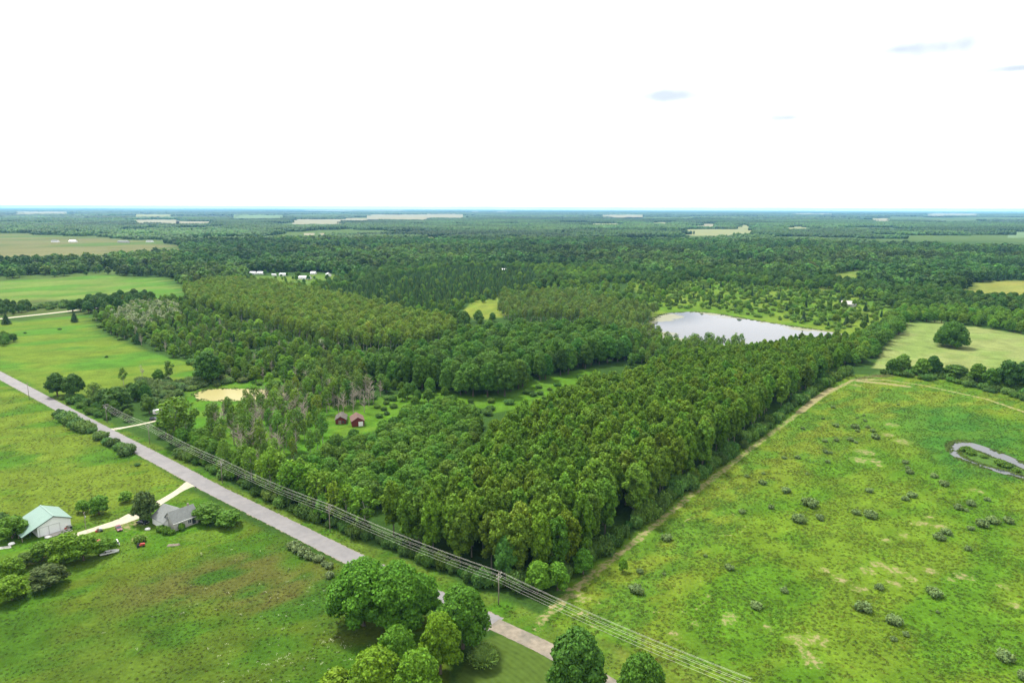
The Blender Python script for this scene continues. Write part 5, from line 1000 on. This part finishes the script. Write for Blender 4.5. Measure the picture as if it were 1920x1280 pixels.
# red yard tractor
tp = xy(263, 1024); tt = empty('lawn_tractor', (tp[0], tp[1], 0), R(20), label='small red tractor on the grass below the house', cat='tractor')
MB().prism([(.1, .4), (1.5, .4), (1.5, .95), (1.2, 1.05), (.1, 1.1)], -.38, .38).build('hood', M['redp'], tt); MB().box(-.9, .1, -.45, .45, .35, .62).build('chassis', M['redp'], tt); MB().box(-.75, -.25, -.3, .3, .63, .8).box(-.85, -.74, -.3, .3, .63, 1.2).build('seat', M['black'], tt); MB().tube([(.1, 0, 1.05), (-.12, 0, 1.3)], .03, 6).build('steering_column', M['black'], tt)
for x, r_ in ((-.55, .5), (1.1, .32)):
    for y in (-.62, .62): MB().tube([(x, y - .14, r_), (x, y + .14, r_)], r_, 14).build('wheel', M['tyre'], tt)
# lumber and clutter by the barn
def clutter(px, py, rz, kind, label):
    p = xy(px, py); e = empty({'pile': 'lumber_pile', 'tarp': 'covered_heap', 'bin': 'stacked_crates'}[kind], (p[0], p[1], 0), R(rz), label=label, cat={'pile': 'lumber', 'tarp': 'heap', 'bin': 'crates'}[kind]); r = rngf(int(px * 7 + py))
    if kind == 'pile':
        for i in range(5): MB().box(-2 + r.uniform(-.3, .3), 2 + r.uniform(-.3, .3), -.6 + i * .24, -.42 + i * .24, .0, .16 + .05 * i).build('board', M['wood' if i % 2 or px > 60 else 'whitep'], e)
    elif kind == 'tarp':
        V = ICO2[0] * np.array([1.1, .8, .75]) * (1 + r.normal(0, .09, (len(ICO2[0]), 1))); V[:, 2] = np.maximum(V[:, 2], -.05); link('cover', mesh('cover', V, ICO2[1], [M['whitep']], shade=False), e); MB().tube([(-1.05, -.7, .06), (1.05, -.75, .06)], .06, 6).build('weight_bar', M['wood'], e)
    else:
        for i, (x, y, z) in enumerate([(-.8, 0, 0), (.1, .1, 0), (.9, -.1, 0), (-.3, 0, .62), (.5, .05, .62)]): MB().box(x - .38, x + .38, y - .35, y + .35, z, z + .58).build('crate', M[['redp', 'wood', 'black', 'wood', 'silver'][i]], e)
clutter(8, 1027, 20, 'pile', 'loose boards lying on the grass left of the barn'); clutter(22, 1020, 60, 'tarp', 'small white heap on the grass left of the barn'); clutter(90, 1007, 30, 'tarp', 'white covered heap by the barn front corner'); clutter(128, 990, 35, 'bin', 'stack of coloured crates on the barn apron'); clutter(67, 1050, 40, 'pile', 'stack of boards under the small weedy trees'); clutter(277, 992, 0, 'tarp', 'white heap on the grass beside the black car'); clutter(186, 996, 15, 'bin', 'dark crates on the grass left of the maroon car'); clutter(325, 1022, 10, 'pile', 'dark boards in the grass below the house')
# mailbox by the drive
mp = xy(367, 918); ml = empty('mailbox', (mp[0], mp[1], 0), R(-40), label='mailbox on a post beside the driveway mouth', cat='mailbox'); MB().box(-.06, .06, -.06, .06, -.2, 1.05).build('post', M['wood'], ml); MB().prism([(-.16, 1.06), (.16, 1.06), (.16, 1.28), (.08, 1.38), (-.08, 1.38), (-.16, 1.28)], -.3, .3).build('box', M['black'], ml)

# ------------------------------------------------------------------ power line
M['pole'] = plain('pole_wood', (.22, .195, .16), .9, .1, var=.25)
M['insul'] = plain('insulator', (.5, .5, .48), .3, .5)
wrz = math.atan2(WDIR[1], WDIR[0])
plabel = ['utility pole standing left of the far stretch of road', 'utility pole beside the far driveway junction', 'utility pole without crossarm lamp right of the side driveway', 'utility pole beside the tall aspens', 'utility pole between road and poplar wood', 'nearest utility pole at the front corner of the poplar wood', '']
POS = POLES + [POLES[5] + WDIR * 74]
ARM = [(1.15, 10.0), (-1.15, 10.0), (.45, 10.25), (1.0, 8.9), (-1.0, 8.9), (.0, 7.2)]
for i, p in enumerate(POS[:6]):
    hp = 10.4 if i != 2 else 9.6; e = empty('utility_pole', (p[0], p[1], 0), wrz, label=plabel[i], cat='utility pole', group='utility poles along the road')
    MB().tube([(0, 0, -.5), (0, 0, 5), (0, 0, hp)], [.17, .15, .11], 10).build('pole', M['pole'], e, shade=True)
    if i == 0: MB().box(-.06, .06, -.8, .8, 9.6, 9.75).build('crossarm', M['pole'], e); continue
    for z in ((9.8, 8.7)): 
        ca_ = MB().box(.12, .24, -1.35, 1.35, z, z + .14).build('crossarm', M['pole'], e); MB().tube([(.18, -.8, z), (.14, 0, z - .7), (.18, .8, z)], .025, 5).build('brace', M['steel'], ca_)
    for y, z in ARM[:5]: MB().tube([(.18, y, z - .06), (.18, y, z + .08), (.18, y, z + .2)], [.05, .09, .03], 8).build('insulator', M['insul'], e)
    if i in (1, 3, 5): MB().tube([(-.3, .28, 7.6), (-.3, .28, 8.5)], .22, 12).build('transformer', M['steel'], e)
for y, z in ARM:
    pts = []; nrm = np.array([-WDIR[1], WDIR[0]])
    for a, b in zip(POS[1:-1], POS[2:]):
        for f in np.linspace(0, 1, 14)[:-1]: q = a + (b - a) * f + nrm * y; pts.append((q[0], q[1], z + .12 - 4 * f * (1 - f) * .9))
    q = POS[-1] + nrm * y; pts.append((q[0], q[1], z + .12))
    MB().tube(pts, .019, 5).build('power_line', M['wire'], None, label='thin power line strung pole to pole along the poplar wood', cat='power line', group='power lines along the road')
# service pole in the yard
p = xy(161, 991); e = empty('service_pole', (p[0], p[1], 0), R(20), label='slim service pole beside the driveway near the barn', cat='utility pole'); MB().tube([(0, 0, -.3), (0, 0, 6.5)], [.12, .09], 8).build('pole', M['pole'], e); MB().box(-.05, .05, -.9, .9, 6.1, 6.22).build('crossarm', M['pole'], e); MB().tube([(.3, 0, 4.4), (.3, 0, 4.8)], .18, 10).build('lamp', M['silver'], e)

# ------------------------------------------------------------------ haze
m, t, o = newmat('air'); v = N(t, 'ShaderNodeVolumePrincipled'); v.inputs['Color'].default_value = (.28, .60, 1.0, 1); v.inputs['Density'].default_value = 3.2e-5; v.inputs['Anisotropy'].default_value = .0
L(t, v.outputs[0], o.inputs['Volume'])
MB().box(-48000, 48000, -2500, 48000, -2, 160).build('haze', m, None, kind='stuff', label='pale blue summer haze over the distance', cat='haze')
